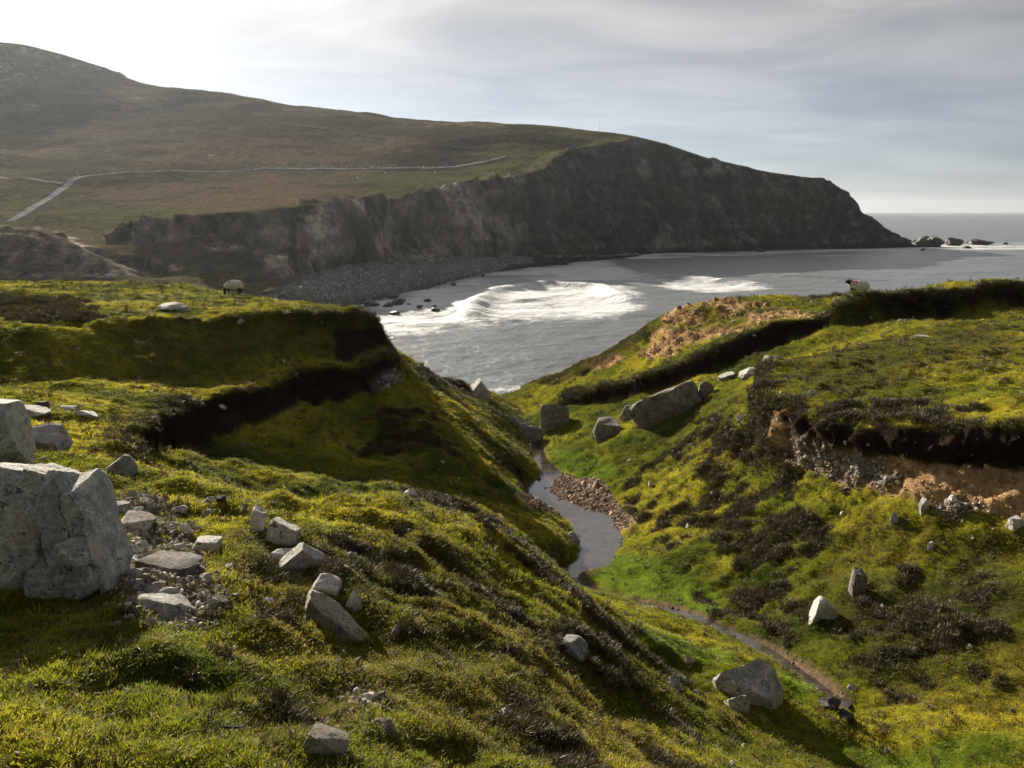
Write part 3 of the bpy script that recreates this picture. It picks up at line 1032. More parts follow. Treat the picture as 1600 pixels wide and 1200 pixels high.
moor = moor * (1 + 0.55 * fbm(P3(fx * 0.45, fy), 0.05, 4, 106) + 0.25 * fbm(P3(fx, fy), 0.22, 3, 107))[..., None]
moor = lerp(moor, np.array((0.052, 0.046, 0.030)), 0.8 * hpatch([[(260, 150), (420, 165), (600, 190), (780, 190), (700, 205), (560, 215), (430, 240), (300, 225), (240, 190)], [(0, 130), (160, 150), (140, 220), (0, 235)],
                                                                 [(580, 250), (620, 238), (690, 242), (700, 262), (600, 262)], [(640, 200), (860, 200), (850, 225), (720, 235), (650, 222)]], 12, 1.1))
moor = lerp(moor, np.array((0.135, 0.097, 0.072)), 0.75 * hpatch([[(175, 175), (215, 140), (245, 150), (235, 180)], [(130, 290), (300, 278), (540, 275), (550, 300), (420, 318), (170, 325)], [(70, 200), (170, 190), (160, 215), (80, 220)],
                                                                  [(180, 225), (420, 215), (560, 225), (540, 255), (300, 258)]], 9, 1.0))
moor = lerp(moor, np.array((0.098, 0.100, 0.044)), 0.85 * hpatch([[(560, 275), (760, 262), (860, 225), (930, 205), (870, 262), (700, 292), (560, 312)], [(120, 330), (300, 322), (250, 350), (150, 360)], [(0, 285), (90, 290), (40, 330), (0, 340)]], 8, 0.9))
claycol = lerp(np.array((0.19, 0.158, 0.124))[None, None], np.array((0.42, 0.365, 0.295)), ss(-0.3, 0.4, pc))
rockcol = lerp(np.array((0.050, 0.046, 0.041))[None, None], np.array((0.160, 0.146, 0.126)), ss(-0.1, 0.5, pc + 0.3 * g2))
rockcol = lerp(rockcol, np.array((0.060, 0.062, 0.022)), ss(0.15, 0.5, fbm(fco, 0.03, 3, 104)) * 0.8)
face = lerp(claycol, rockcol, head)
veg = ss(0.05, 0.4, fbm(fco, 0.035, 3, 105)) * (1 - head) * 0.75
face = lerp(face, np.array((0.052, 0.052, 0.024)), veg)
slip = np.zeros_like(FH)
for pl in ([(-20, 354), (60, 354), (110, 374), (165, 402), (215, 434), (-20, 436)], [(330, 334), (395, 331), (450, 360), (500, 410), (470, 440), (440, 455), (390, 420), (350, 380)],
           [(500, 330), (640, 312), (860, 272), (870, 400), (700, 404), (560, 415), (520, 390)]):
    hp_ = [fhit(*p) for p in pl]
    slip = np.maximum(slip, HG.poly([h for h in hp_ if h], 3.0))
slip_v = ss(0.25, 0.8, HG.sample(slip, fx, fy) + 0.75 * pb + 0.2 * pc)
stp = np.maximum(stp, slip_v * 0.75)
face = face * (1 + 0.35 * noise3(fco * np.array((0.05, 0.05, 1.0)) + np.array((0, 0, 0.1)), 0.32, 98))[..., None] * (1 + 0.45 * (1 - head) * (0.5 - g1))[..., None]
face = face * np.clip(1 + 1.3 * g3 + 0.7 * g2, 0.25, 2.5)[..., None]
ft = lerp(moor, face, ss(0.25, 0.75, stp + 0.25 * g2))
wet = 1 - ss(1.0, 5.0, fz + 2 * g2)
ft = lerp(ft, np.array((0.022, 0.021, 0.020)), wet * ss(-20, 10, fx))
hills = mesh_grid('hills', fco2, mat_hills(), {'tint': np.clip(ft, 0.01, 0.6)}, flip=True)
tag(hills, 'dark moorland hillside falling to clay cliffs and a rocky headland across the bay', None, None, 'structure')


def ribbon(name, pixels, width, mat, lift=0.35, label=None):
    pts = [fhit(*p) for p in pixels]
    pts = [p for p in pts if p]
    fine = []
    for a, b in zip(pts[:-1], pts[1:]):
        n = max(2, int(math.hypot(a[0] - b[0], a[1] - b[1]) / 4))
        for t in np.linspace(0, 1, n, endpoint=False):
            fine.append((a[0] + (b[0] - a[0]) * t, a[1] + (b[1] - a[1]) * t))
    for _ in range(40):
        fine = [fine[0]] + [tuple((np.array(fine[i - 1]) + 2 * np.array(fine[i]) + np.array(fine[i + 1])) / 4) for i in range(1, len(fine) - 1)] + [fine[-1]]
    f3 = [(x, y, 0) for x, y in fine]
    l, r = offset(f3, width / 2, 0), offset(f3, -width / 2, 0)
    V, F = [], []
    for a, c, b in zip(l, f3, r):
        zs = [float(HG.sample(FH, np.array([k[0]]), np.array([k[1]]))[0]) + lift for k in (a, b)]
        zc = float(HG.sample(FH, np.array([c[0]]), np.array([c[1]]))[0]) + lift
        zs = [max(z_, 0.5 * (z_ + zc)) for z_ in zs]
        for k, z_ in zip((a, b), zs):
            V.append((k[0], k[1], z_))
        for k, z_ in zip((a, b), zs):
            V.append((k[0], k[1], z_ - 1.0))
    for k in range(len(f3) - 1):
        i, j = 4 * k, 4 * k + 4
        F += [(i, i + 1, j + 1, j), (i + 2, i, j, j + 2), (i + 1, i + 3, j + 3, j + 1)]
    o = mesh_raw(name, V, F, mat, smooth=False)
    tag(o, label, None, None, 'structure')
    return f3


asph = mat_simple('worn_asphalt', (0.21, 0.21, 0.22), 1.0, 0.12, 0.55, 0.02, 0.0)
trk = mat_simple('gravel_track', (0.26, 0.24, 0.20), 1.0, 0.6, 0.3, 0.02, 0.0)
road_f = ribbon('road', [(15, 347), (40, 333), (70, 314), (95, 297), (110, 284), (130, 274), (160, 269), (200, 268), (300, 268.5), (400, 266), (500, 264), (600, 264), (680, 264), (730, 261), (760, 254), (778, 247), (800, 244)], 3.6, asph, 0.2,
                'narrow grey road bending across the far hillside')
ribbon('path', [(0, 277), (40, 281), (90, 287), (105, 288)], 2.6, trk, 0.2, 'pale track joining the road on the far hillside')

# beach of cobbles
bf = [Z(400, 500, -0.8), Z(470, 492, -0.8), Z(540, 486, -0.8), Z(580, 478, -0.8), Z(640, 463, -0.8), Z(720, 442, -0.8), Z(800, 423, -0.8), Z(860, 413, -0.8), Z(920, 406, -0.8), Z(985, 400, -0.8)]
bb = [Z(380, 470, 7), Z(440, 458, 7), Z(490, 436, 7), Z(550, 420, 6.5), Z(620, 411, 6), Z(700, 406, 5), Z(800, 402.5, 4), Z(870, 401, 3), Z(930, 400.5, 2), Z(1000, 398, 0.6)]


def interp_line(ln, t):
    s = np.linspace(0, 1, len(ln))
    A = np.array(ln)
    return np.stack([np.interp(t, s, A[:, k]) for k in range(3)], -1)


tt = np.linspace(0, 1, 160)
A, B = interp_line(bf, tt), interp_line(bb, tt)
ext = np.linspace(-0.12, 1.15, 50)
bco = A[None] + (B - A)[None] * ext[:, None, None]
prof = np.sin(np.clip(ext, 0, 1) * math.pi) * 0.7
bco[..., 2] += prof[:, None] + 0.35 * fbm(P3(bco[..., 0], bco[..., 1]), 0.06, 3, 111)
btint = np.clip(np.array((0.20, 0.195, 0.185)) * (1 + 0.3 * fbm(P3(bco[..., 0], bco[..., 1]), 0.08, 3, 112))[..., None], 0.03, 0.5)
dampb = (1 - ss(0.0, 0.28, np.broadcast_to(ext[:, None], bco.shape[:2])))[..., None]
btint = btint * (1 - 0.62 * dampb)
beach = mesh_grid('beach', bco, mat_hills(), {'tint': btint}, flip=False)
tag(beach, 'grey cobble beach below the far cliffs', None, None, 'structure')

# ------------------------------------------------------------------ sea
SG = Plan(-200, 420, 50, 900, 1.25)
seaz = lambda p: Z(p[0], p[1], 0)


def spoly(px, soft):
    return SG.poly([seaz(p) for p in px], soft)


foam = np.zeros((SG.ny, SG.nx))
for pl, sft, amp in [
    ([(540, 500), (580, 474), (700, 440), (800, 420), (880, 409), (960, 405), (1000, 430), (1000, 480), (960, 500), (850, 505), (700, 522), (590, 525)], 5, 0.86),
    ([(560, 500), (600, 472), (720, 440), (740, 470), (700, 505), (600, 515)], 4, 0.25),
    ([(730, 470), (760, 452), (860, 440), (960, 455), (985, 480), (930, 495), (800, 492), (740, 500)], 3, 0.25),
    ([(985, 432), (1080, 430), (1200, 442), (1215, 452), (1120, 458), (1040, 452)], 3, 0.78),
    ([(980, 398), (1100, 395), (1250, 391), (1440, 387), (1440, 392), (1250, 396), (1100, 401), (980, 406)], 4, 1.0),
    ([(1250, 398), (1380, 396), (1380, 399), (1260, 402)], 3, 0.5),
    ([(1410, 378), (1600, 376), (1700, 378), (1700, 388), (1500, 391), (1410, 388)], 6, 0.85),
    ([(1200, 425), (1300, 428), (1290, 434), (1200, 432)], 3, 0.45), ([(740, 590), (830, 590), (830, 615), (740, 615)], 1.5, 0.45),
    ([(1350, 428), (1600, 432), (1600, 440), (1350, 436)], 3, 0.35),
]:
    foam = np.maximum(foam, 0) + amp * spoly(pl, sft)
sgx, sgy = np.meshgrid(SG.X, SG.Y)
fnz = fbm(P3(sgx * 0.7, sgy), 0.045, 4, 140)
foam = np.clip(foam * (1 + 0.75 * fnz) + 0.04 + 0.12 * fnz, 0, 1.2)
saz = np.radians(np.linspace(-48, 52, 460))
sr = np.concatenate([np.linspace(58, 330, 420), np.linspace(330, 720, 330)[1:], np.exp(np.linspace(math.log(720), math.log(15500), 130))[1:]])
sxx, syy = sr[:, None] * np.sin(saz)[None], sr[:, None] * np.cos(saz)[None]
sp3 = P3(sxx, syy)
inb = (1 - ss(650, 900, np.broadcast_to(sr[:, None], sxx.shape)))
rot = P3(sxx * 0.95 + syy * 0.3, syy * 0.95 - sxx * 0.3)
sw_z = 0.42 * fbm(rot * np.array((0.35, 1, 1)), 0.06, 3, 121) + 0.14 * fbm(rot * np.array((0.6, 1, 1)), 0.25, 3, 122)


def crest_wave(pix, hgt, wid):
    ln = [seaz(p) for p in pix]
    G1 = SG.stamp([ln], wid)
    return G1 * hgt


waves = crest_wave([(735, 500), (740, 478), (770, 458), (850, 446), (940, 452), (985, 475)], 1.8, 2.6) + crest_wave([(1000, 433), (1080, 436), (1190, 448)], 1.5, 3.0) \
    + crest_wave([(1190, 430), (1260, 434), (1330, 437)], 0.9, 3) + crest_wave([(590, 505), (700, 508), (800, 500)], 0.6, 2.0) + crest_wave([(640, 478), (720, 462), (800, 440), (880, 428)], 0.6, 1.8) + crest_wave([(700, 490), (780, 474), (880, 464), (960, 470)], 0.6, 1.6) + crest_wave([(820, 428), (900, 420), (980, 418)], 0.6, 1.6)
szz = sw_z * inb + SG.sample(waves, sxx, syy) * ss(60, 80, sr)[:, None] * inb
edge = inb
fo = SG.sample(foam, sxx, syy) * inb + 0.02 * (1 - inb)
sea = mesh_grid('sea', np.stack([sxx, syy, szz], -1), mat_sea(), {'foam': fo}, flip=True)
tag(sea, 'grey sea with white surf running into the bay', None, None, 'structure')
print('TERRAIN', time.time() - T0)
# ------------------------------------------------------------------ rocks
M_grey = mat_rock('grey_quartzite', (0.33, 0.322, 0.30), (0.62, 0.60, 0.56), 0.6, 2.2)
M_pale = mat_rock('pale_quartzite', (0.58, 0.555, 0.51), (0.80, 0.775, 0.72), 0.4, 2.6)
M_tan = mat_rock('tan_stone', (0.38, 0.33, 0.27), (0.62, 0.56, 0.47), 0.2, 2.2)
M_brown = mat_rock('brown_boulder_rock', (0.18, 0.168, 0.148), (0.38, 0.35, 0.31), 0.4, 1.3, (0.26, 0.19, 0.145))
M_dark = mat_rock('dark_stone', (0.05, 0.047, 0.043), (0.13, 0.12, 0.11), 0.12, 2.0)
M_wet = mat_rock('wet_black_rock', (0.022, 0.021, 0.02), (0.06, 0.056, 0.05), 0.0, 0.35, None, True)
_ico = {}


def ico(sub):
    if sub not in _ico:
        bm = bmesh.new()
        bmesh.ops.create_icosphere(bm, subdivisions=sub, radius=1)
        V = np.array([v.co[:] for v in bm.verts])
        F = np.array([[v.index for v in f.verts] for f in bm.faces])
        bm.free()
        _ico[sub] = (V, F)
    return _ico[sub]


def rock_shape(seed, sub=3, planes=22, lo=0.55, hi=0.92, extra=(), rough=0.05, box=0.0):
    r = np.random.default_rng(seed)
    if box and planes == 22:
        planes = 7
        lo, hi = 0.72, 1.0
    V, F = ico(sub)
    V = V.copy() * 1.15
    cuts = [(np.array(n) / np.linalg.norm(n), d) for n, d in extra]
    for _ in range(planes):
        n = r.normal(size=3)
        n /= np.linalg.norm(n)
        cuts.append((n, r.uniform(lo, hi)))
    if box:
        for ax in ((1, 0, 0), (-1, 0, 0), (0, 1, 0), (0, -1, 0), (0, 0, 1), (0, 0, -1)):
            n = np.array(ax, float) + r.normal(size=3) * 0.14
            cuts.append((n / np.linalg.norm(n), box * r.uniform(0.9, 1.08)))
    for _ in range(3):
        for n, d in cuts:
            e = V @ n - d
            m = e > 0
            V[m] -= n * e[m][:, None] * 0.97
    mn, mx = V.min(0), V.max(0)
    V = (V - (mn + mx) / 2) / ((mx - mn) / 2)
    nn = V / (np.linalg.norm(V, axis=1, keepdims=True) + 1e-9)
    d = rough * (fbm(V + seed * 3.7, 1.7, 3, seed) + 0.45 * fbm(V + seed * 1.3, 5.5, 3, seed + 5))
    lay = rough * 0.5 * noise3(V * np.array((0.4, 0.4, 4.0)) + seed, 2.0, seed + 9)
    return V + nn * (d + lay)[:, None], F


def sharp_edges(ob, ang=32):
    me = ob.data
    bm = bmesh.new()
    bm.from_mesh(me)
    for e in bm.edges:
        if len(e.link_faces) == 2 and e.calc_face_angle(0) > R(ang):
            e.smooth = False
    bm.to_mesh(me)
    bm.free()


def put_rock(px, py, w, h, mat, label, seed=None, dep=0.8, rot=0, tilt=0, roll=0, sub=4, sink=0.47, name='rock', cat='rock', group=None, at=None, **kw):
    """stone whose foot is seen at (px, py), w x h photo pixels large"""
    put_rock.k += 1
    seed = put_rock.k * 7 + 3 if seed is None else seed
    p = at or hit(px, py)
    depth = p[1] * COSP + (CAMZ - p[2]) * SINP
    sx_, sz_ = w * depth / FPX / 2, h * depth / FPX / 2
    V, F = rock_shape(seed, sub, **kw)
    sy_ = max(sx_ * dep, sz_ * 0.6)
    sz_ = sz_ / (1 - sink * 0.9)
    V = V * np.array((sx_, sy_, sz_))
    ob = mesh_raw(name, V, F, mat)
    sharp_edges(ob)
    ob.location = (p[0], p[1] + sy_ * 0.55, (p[2] if at else 0.5 * (p[2] + zat(p[0], p[1] + sy_ * 0.55))) + sz_ * (1 - 2 * sink))
    ob.rotation_euler = (R(tilt), R(roll), R(rot))
    tag(ob, label, cat, group)
    return ob


put_rock.k = 0


def place_big():
    """fractured boulder: blocks, a rib and ledges grown together"""
    p = hit(60, 932)
    depth = p[1] * COSP + (CAMZ - p[2]) * SINP
    k = 0.88 * depth / FPX
    Vs, Fs, n = [], [], 0
    # centre x, top, bottom in photo pixels, half width, forward offset, half depth, tilt
    for (cx, top, bot, hw, fwd, hd, tl, seed, sub, kw) in [
        (-12, 727, 938, 104, 0.02, 0.42, 0.02, 11, 5, dict(extra=[((-0.1, -0.85, 0.5), 0.86), ((0.6, -0.7, 0.3), 0.95)])),
        (66, 726, 920, 40, 0.00, 0.36, 0.05, 12, 5, {}),
        (112, 731, 930, 25, -0.05, 0.34, 0.10, 13, 5, dict(extra=[((0.3, -0.9, 0.2), 0.75)])),
        (146, 746, 868, 24, 0.03, 0.30, 0.26, 14, 5, {}),
        (166, 790, 930, 28, 0.02, 0.30, 0.30, 15, 5, dict(extra=[((0.8, -0.2, 0.6), 0.7)])),
        (140, 838, 950, 46, -0.04, 0.33, 0.14, 16, 5, {}),
        (182, 850, 945, 20, 0.00, 0.22, 0.30, 17, 4, {}),
        (-30, 835, 955, 92, -0.02, 0.40, 0.0, 18, 5, dict(extra=[((0, -0.6, 0.8), 0.55)])),
        (92, 858, 952, 40, -0.03, 0.34, 0.05, 19, 5, {}),
    ]:
        V, F = rock_shape(seed, sub, planes=10, lo=0.85, hi=1.05, rough=0.045, box=0.84, **kw)
        hh = (bot - top) / 2 * k / math.cos(R(21))
        V = V * np.array((hw * k, hd, hh * 1.06))
        c_, s_ = math.cos(tl), math.sin(tl)
        V = np.stack([V[:, 0] * c_ - V[:, 2] * s_, V[:, 1], V[:, 0] * s_ + V[:, 2] * c_], 1)
        zc = p[2] + (932 - (top + bot) / 2) * 1.08 * k / math.cos(R(21)) + 0.02
        V[:, 0] *= 0.86
        Vs.append(V + np.array((((cx - 30) * 0.86 - 16) * k, 0.34 + fwd, zc - p[2])))
        Fs.append(F + n)
        n += len(V)
    V, F = np.concatenate(Vs), np.concatenate(Fs)
    V = V + 0.012 * np.stack([fbm(V + 5 * j, 9.0, 3, 50 + j) for j in range(3)], -1)
    ob = mesh_raw('boulder', V, F, M_big)
    sharp_edges(ob, 25)
    ob.location = ((30 - 800) * depth / FPX, p[1] + 0.03, p[2] - 0.06)
    ob.rotation_euler = (R(-7), 0, 0)
    tag(ob, 'largest cracked white and grey boulder on the grass at the left edge', 'boulder')


M_big = mat_rock('weathered_white_quartzite', (0.46, 0.455, 0.44), (0.86, 0.85, 0.82), 0.6, 3.0, (0.70, 0.66, 0.55))
place_big()
put_rock(-22, 738, 108, 118, M_big, 'tall pale rock cut by the left edge behind the largest boulder', dep=0.7, box=0.8, sub=4, roll=-6, sink=0.12)
put_rock(64, 707, 76, 42, M_grey, 'flat-topped grey block on the grass right behind the largest boulder', dep=0.7, box=0.72, sub=4, planes=6, roll=3, sink=0.2)
near_rocks = [
    # px, py, w, h, mat, label, kw
    (101, 642, 30, 9, M_pale, 'thin pale slab lying on the left terrace, farther of two', {}),
    (131, 650, 42, 11, M_pale, 'thin pale slab lying on the left terrace, nearer of two', {}),
    (64, 640, 22, 14, M_dark, 'dark round mossy stone beside the two thin slabs on the left terrace', {}),
    (184, 744, 44, 30, M_grey, 'grey wedge stone on the crest where the dark hollow begins', dict(roll=-18, box=0.7)),
    (186, 800, 34, 15, M_tan, 'flat tan stone close to the right shoulder of the largest boulder', dict(box=0.7)),
    (206, 806, 30, 13, M_grey, 'flat grey stone in the stony patch beside the largest boulder', dict(box=0.7)),
    (205, 778, 17, 15, M_tan, 'small upright tan stone at the top of the stony patch', {}),
    (232, 792, 18, 17, M_pale, 'small white angular stone among the rubble beside the largest boulder', {}),
    (206, 832, 54, 30, M_tan, 'wide tan stone leaning against the right side of the largest boulder', dict(box=0.7, roll=8, sub=4)),
    (217, 861, 26, 22, M_pale, 'pale angular stone standing alone below the wide tan stone', {}),
    (321, 855, 42, 14, M_pale, 'flat whitish slab set in the grass left of the heather', dict(box=0.75)),
    (256, 896, 96, 24, M_brown, 'long low grey slab half buried right of the largest boulder', dict(box=0.75, sub=4, roll=6)),
    (247, 962, 94, 34, M_grey, 'long humped grey stone in front of the low slab near the boulder shadow', dict(sub=4, roll=14, planes=18)),
    (238, 928, 40, 18, M_grey, 'small grey stone between the low slab and the humped stone', {}),
    (342, 946, 27, 14, M_dark, 'small dark brick-shaped stone on bare soil', dict(box=0.7)),
    (300, 884, 20, 16, M_tan, 'rounded tan stone at the end of the low grey slab', {}),
    (292, 978, 28, 12, M_pale, 'white stone at the foot of the humped grey stone', {}),
    (268, 980, 24, 9, M_pale, 'flat white chip at the left foot of the humped grey stone', {}),
    (205, 968, 14, 12, M_pale, 'small white stone in the edge of the boulder shadow', {}),
    (326, 783, 18, 8, M_pale, 'small white flat stone on the bright crest', {}),
    (345, 784, 15, 10, M_dark, 'small black stone on the bright crest', {}),
    (279, 800, 26, 10, M_grey, 'low grey stone in grass between rubble and crest', {}),
    (320, 805, 24, 10, M_grey, 'low grey stone in grass below the small black stone', {}),
    (378, 804, 12, 20, M_grey, 'small leaning stone at the upper end of the outcrop row', dict(roll=15)),
    (401, 832, 24, 52, M_pale, 'pointed upright blade of rock in the outcrop row', dict(box=0.62, roll=12, sub=4, dep=0.6)),
    (437, 850, 50, 50, M_pale, 'blocky ridged white rock in the middle of the outcrop row', dict(box=0.74, roll=10, sub=4)),
    (474, 888, 66, 40, M_pale, 'smooth white slab sloping down right in the outcrop row', dict(box=0.7, roll=44, sub=4, dep=0.5)),
    (442, 880, 48, 24, M_pale, 'low white rock edging the heather under the ridged rock', dict(roll=22)),
    (503, 926, 52, 28, M_pale, 'pale flat-topped stone above the long sloping slab', dict(box=0.72, roll=14, sub=4)),
    (551, 954, 26, 42, M_pale, 'narrow grey stone right of the long sloping slab', dict(roll=24)),
    (527, 988, 140, 30, M_tan, 'long pitted pinkish slab sloping down below the outcrop row', dict(box=0.74, roll=40, sub=4, dep=0.35, sink=0.4)),
    (642, 776, 24, 14, M_pale, 'white stone on the skyline crest of the near spur', {}),
    (618, 990, 14, 18, M_grey, 'small grey stone right of the pinkish slab, left of a pair', {}),
    (643, 992, 16, 16, M_grey, 'small grey stone right of the pinkish slab, right of a pair', {}),
    (594, 1146, 50, 30, M_tan, 'tan rounded stone in heather near the bottom edge', dict(sub=4)),
    (790, 1120, 26, 19, M_pale, 'lone white stone low on the near spur', {}),
    (508, 1172, 70, 26, M_tan, 'mossy flat tan slab at the bottom edge', dict(box=0.7, roll=28, sub=4, sink=0.4)),
    (896, 1026, 54, 36, M_grey, 'grey rock jutting from the shaded side of the near spur', dict(roll=24, sub=4)),
    (550, 872, 14, 14, M_grey, 'small stone in the shaded hollow right of the white slab', {}),
    (1174, 1096, 120, 62, M_grey, 'large pale and dark boulder on the knoll beside the stream', dict(sub=4, roll=18, planes=20)),
    (1152, 1112, 38, 30, M_grey, 'small grey rock at the foot of the knoll boulder', dict()),
    (1051, 1078, 30, 22, M_grey, 'grey stone on the green bank left of the knoll boulder', {}),
    (1090, 1086, 22, 9, M_grey, 'thin flat stone between two rocks on the knoll', {}),
    (1079, 1035, 16, 11, M_tan, 'small tan stone on green grass near the stream', {}),
    (1289, 964, 38, 30, M_pale, 'white oblong stone on the right slope', dict(box=0.72, roll=18)),
    (1342, 926, 26, 38, M_brown, 'brown upright block on the right slope above the white oblong stone', dict(box=0.72, sub=4)),
    (1590, 825, 26, 16, M_pale, 'pale yellowish stone at the right edge below the clay bank', {}),
    (1457, 858, 12, 13, M_pale, 'small round white stone on the right slope below the clay', {}),
    (1516, 1016, 14, 10, M_pale, 'small pale stone low on the right slope', {}),
    (1319, 806, 11, 7, M_pale, 'tiny yellowish stone on grass below the clay bank', {}),
    (1400, 816, 17, 16, M_grey, 'dull grey stone in grass under the orange clay', {}),
    (1446, 798, 18, 20, M_grey, 'grey stone at the foot of the orange clay', {}),
    (1243, 699, 30, 16, M_pale, 'pale oblong stone left of the scree', {}),
    (1268, 618, 12, 9, M_pale, 'small white stone stuck in the dark peat corner', {}),
    (1276, 634, 11, 8, M_tan, 'small tan stone below the peat corner', {}),
    (1018, 760, 11, 9, M_pale, 'small white stone on the slope above the gravel bar', {}),
    (1114, 778, 14, 11, M_grey, 'small grey stone among the heather of the right slope', {}),
    (1160, 656, 16, 8, M_pale, 'small pale stone on grass below the long boulder', {}),
    (866, 670, 48, 42, M_brown, 'big square boulder in the gully mouth', dict(box=0.74, sub=4)),
    (830, 690, 40, 32, M_brown, 'grey boulder leaning left of the square one in the gully', dict(sub=4, roll=-10)),
    (806, 664, 28, 14, M_brown, 'low flat boulder on the left side of the gully mouth', {}),
    (952, 682, 46, 30, M_brown, 'squat boulder on grass between the square and the long boulder', dict(box=0.72, sub=4, roll=-8)),
    (1046, 652, 112, 46, M_brown, 'long slanting boulder on the right side of the gully', dict(box=0.78, sub=5, roll=-27, dep=0.3, rough=0.09)),
    (988, 652, 42, 20, M_brown, 'low flat rock tucked left of the long boulder', dict(roll=-12)),
    (1027, 632, 26, 20, M_tan, 'reddish stone resting behind the long boulder', {}),
    (1104, 618, 28, 24, M_brown, 'rounded boulder at the upper end of the long boulder', {}),
    (746, 622, 40, 30, M_grey, 'pale rock on the left side near the shore', dict(sub=4, roll=12)),
    (842, 698, 24, 12, M_wet, 'black wet stone where the stream leaves the pool', {}),
    (895, 846, 24, 18, M_grey, 'grey stone set in the small grassy knoll by the stream', {}),
    (1210, 578, 28, 24, M_grey, 'light grey boulder under the turf corner on the right', dict(box=0.72)),
    (1172, 585, 36, 10, M_grey, 'flat grey slab left of the light grey boulder', dict(roll=-10)),
    (1140, 592, 34, 8, M_grey, 'farther flat slab left of the light grey boulder', dict(roll=-14)),
    (1181, 530, 12, 5, M_pale, 'tiny white stone on the right terrace', {}),
    (1442, 528, 24, 5, M_pale, 'thin white stone lying on the right plateau', {}),
    (346, 640, 15, 7, M_pale, 'white stone under the peat bank, left of two', {}),
    (366, 630, 11, 5, M_pale, 'white stone under the peat bank, right of two', {}),
    (266, 484, 50, 10, M_grey, 'bare pale rock patch on the left plateau', dict(sink=0.45)),
    (30, 652, 84, 18, M_grey, 'wet flat rock shelf behind the tall left rock', dict(sink=0.45, sub=4)),
    (606, 600, 30, 14, M_brown, 'grey rock under the overhanging end of the left bank', dict(sub=4)),
    (1300, 1112, 40, 16, M_wet, 'dark wet rock where the stream falls into the hole', {}),
    (1325, 1128, 30, 14, M_wet, 'dark wet rock below the stream fall', {}),
]
for px, py, w, h, m, lab, kw in near_rocks:
    put_rock(px, py, w, h * (0.82 if py > 760 and px < 900 else 1.0), m, lab, **kw)
# dark sliver of wood on the grass
p = hit(365, 1146)
V, F = rock_shape(77, 3, planes=4, box=0.8, rough=0.03)
ob = mesh_raw('stick', V * np.array((0.056, 0.010, 0.007)), F, M_dark)
ob.location = (p[0], p[1], p[2] + 0.035)
ob.rotation_euler = (0, R(4), R(3))
tag(ob, 'thin dark sliver of wood lying on the foreground grass', 'stick')

surf = [(574, 473, 16, 7, 'farther of the left surf rocks'), (581, 479, 24, 10, 'widest black rock at the left of the surf'), (605, 480, 17, 8, 'black rock just right of the widest surf rock'),
        (618, 477, 22, 11, 'jagged black rock in the middle of the surf group'), (613, 466, 22, 7, 'long low rock at the back of the surf group'), (628, 473, 11, 7, 'small rock right behind the jagged surf rock'),
        (667, 474, 13, 8, 'lone square rock to the right in the surf'), (617, 491, 17, 6, 'low rock nearest in the white surf'), (680, 486, 15, 6, 'low rock at the right end of the surf group'),
        (656, 482, 11, 6, 'small low rock between the middle and right surf rocks'), (562, 473, 9, 5, 'tiny rock at the cobble edge'), (551, 481, 10, 6, 'dark rock closest to the near bank in the surf'),
        (563, 483, 10, 6, 'small rock below the widest surf rock'), (639, 478, 9, 5, 'tiny rock right of the jagged surf rock'), (708, 446, 9, 5, 'solitary small rock farther along the waterline'),
        (679, 480, 8, 4, 'tiny rock above the right end of the surf group'), (755, 433, 7, 4, 'tiny dark rock far along the surf line')]
for px, py, w, h, t in surf:
    put_rock(px, py, w, h, M_wet, 'wet black ' + t if 'black' not in t else 'wet ' + t, at=Z(px, py, 0), sink=0.3, name='sea_rock', group='rocks standing in the surf', planes=18)
for px, py, w, h, t in [(1446, 386, 34, 20, 'high rounded skerry nearest to the headland tip'), (1464, 386, 32, 20, 'high skerry forming the right half of the largest islet'), (1493, 384, 26, 15, 'pointed skerry in the middle of the row'),
                        (1536, 383, 34, 11, 'long low skerry at the right of the row'), (1519, 380, 16, 6, 'thin low skerry behind the long one'), (1512, 388, 13, 5, 'small flat skerry in front of the pointed one'),
                        (1572, 382, 9, 4, 'tiny skerry farthest right in the foam'), (1443, 391, 6, 3, 'tiny rock in front of the headland tip'), (1188, 394, 18, 6, 'low black rock off the headland foot'), (1430, 378, 8, 5, 'small rock between headland tip and islet')]:
    put_rock(px, py, w, h * 0.85, M_wet, 'dark ' + t, at=Z(px, py, 0), sink=0.25, name='skerry', group='skerries off the headland', planes=18, sub=4, rough=0.24)

# ------------------------------------------------------------------ sheep
def skin_mesh(name, verts, edges, radii, root):
    me = bpy.data.meshes.new(name)
    me.from_pydata(verts, edges, [])
    ob = bpy.data.objects.new(name, me)
    S.collection.objects.link(ob)
    md = ob.modifiers.new('s', 'SKIN')
    for k, r in enumerate(radii):
        me.skin_vertices[0].data[k].radius = r if isinstance(r, tuple) else (r, r)
        me.skin_vertices[0].data[k].use_root = (k == root)
    ob.modifiers.new('u', 'SUBSURF').levels = 2
    dg = bpy.context.evaluated_depsgraph_get()
    m2 = bpy.data.meshes.new_from_object(ob.evaluated_get(dg))
    bpy.data.objects.remove(ob)
    return m2


def mat_fleece(name, marks):
    M = Mat(name, 0.95, 0.1)
    v = M.n('ShaderNodeTexCoord').outputs['Object']
    n = M.noise(14, 5, 0.65, v)
    c = M.scale((0.74, 0.71, 0.64), M.rng(n, 0.3, 0.7, 0.65, 1.15))
    for (x, y, z, r, col) in marks:
        d = M.n('ShaderNodeVectorMath', operation='DISTANCE')
        M.l(v, d.inputs[0])
        d.inputs[1].default_value = (x, y, z)
        k = M.op('ADD', d.outputs['Value'], M.mul(n, 0.12))
        c = M.mix(M.rng(k, r, r + 0.10, 1, 0, True), c, col)
    M.color(c)
    M.bump(n, 0.03, 0.9)
    return M.m


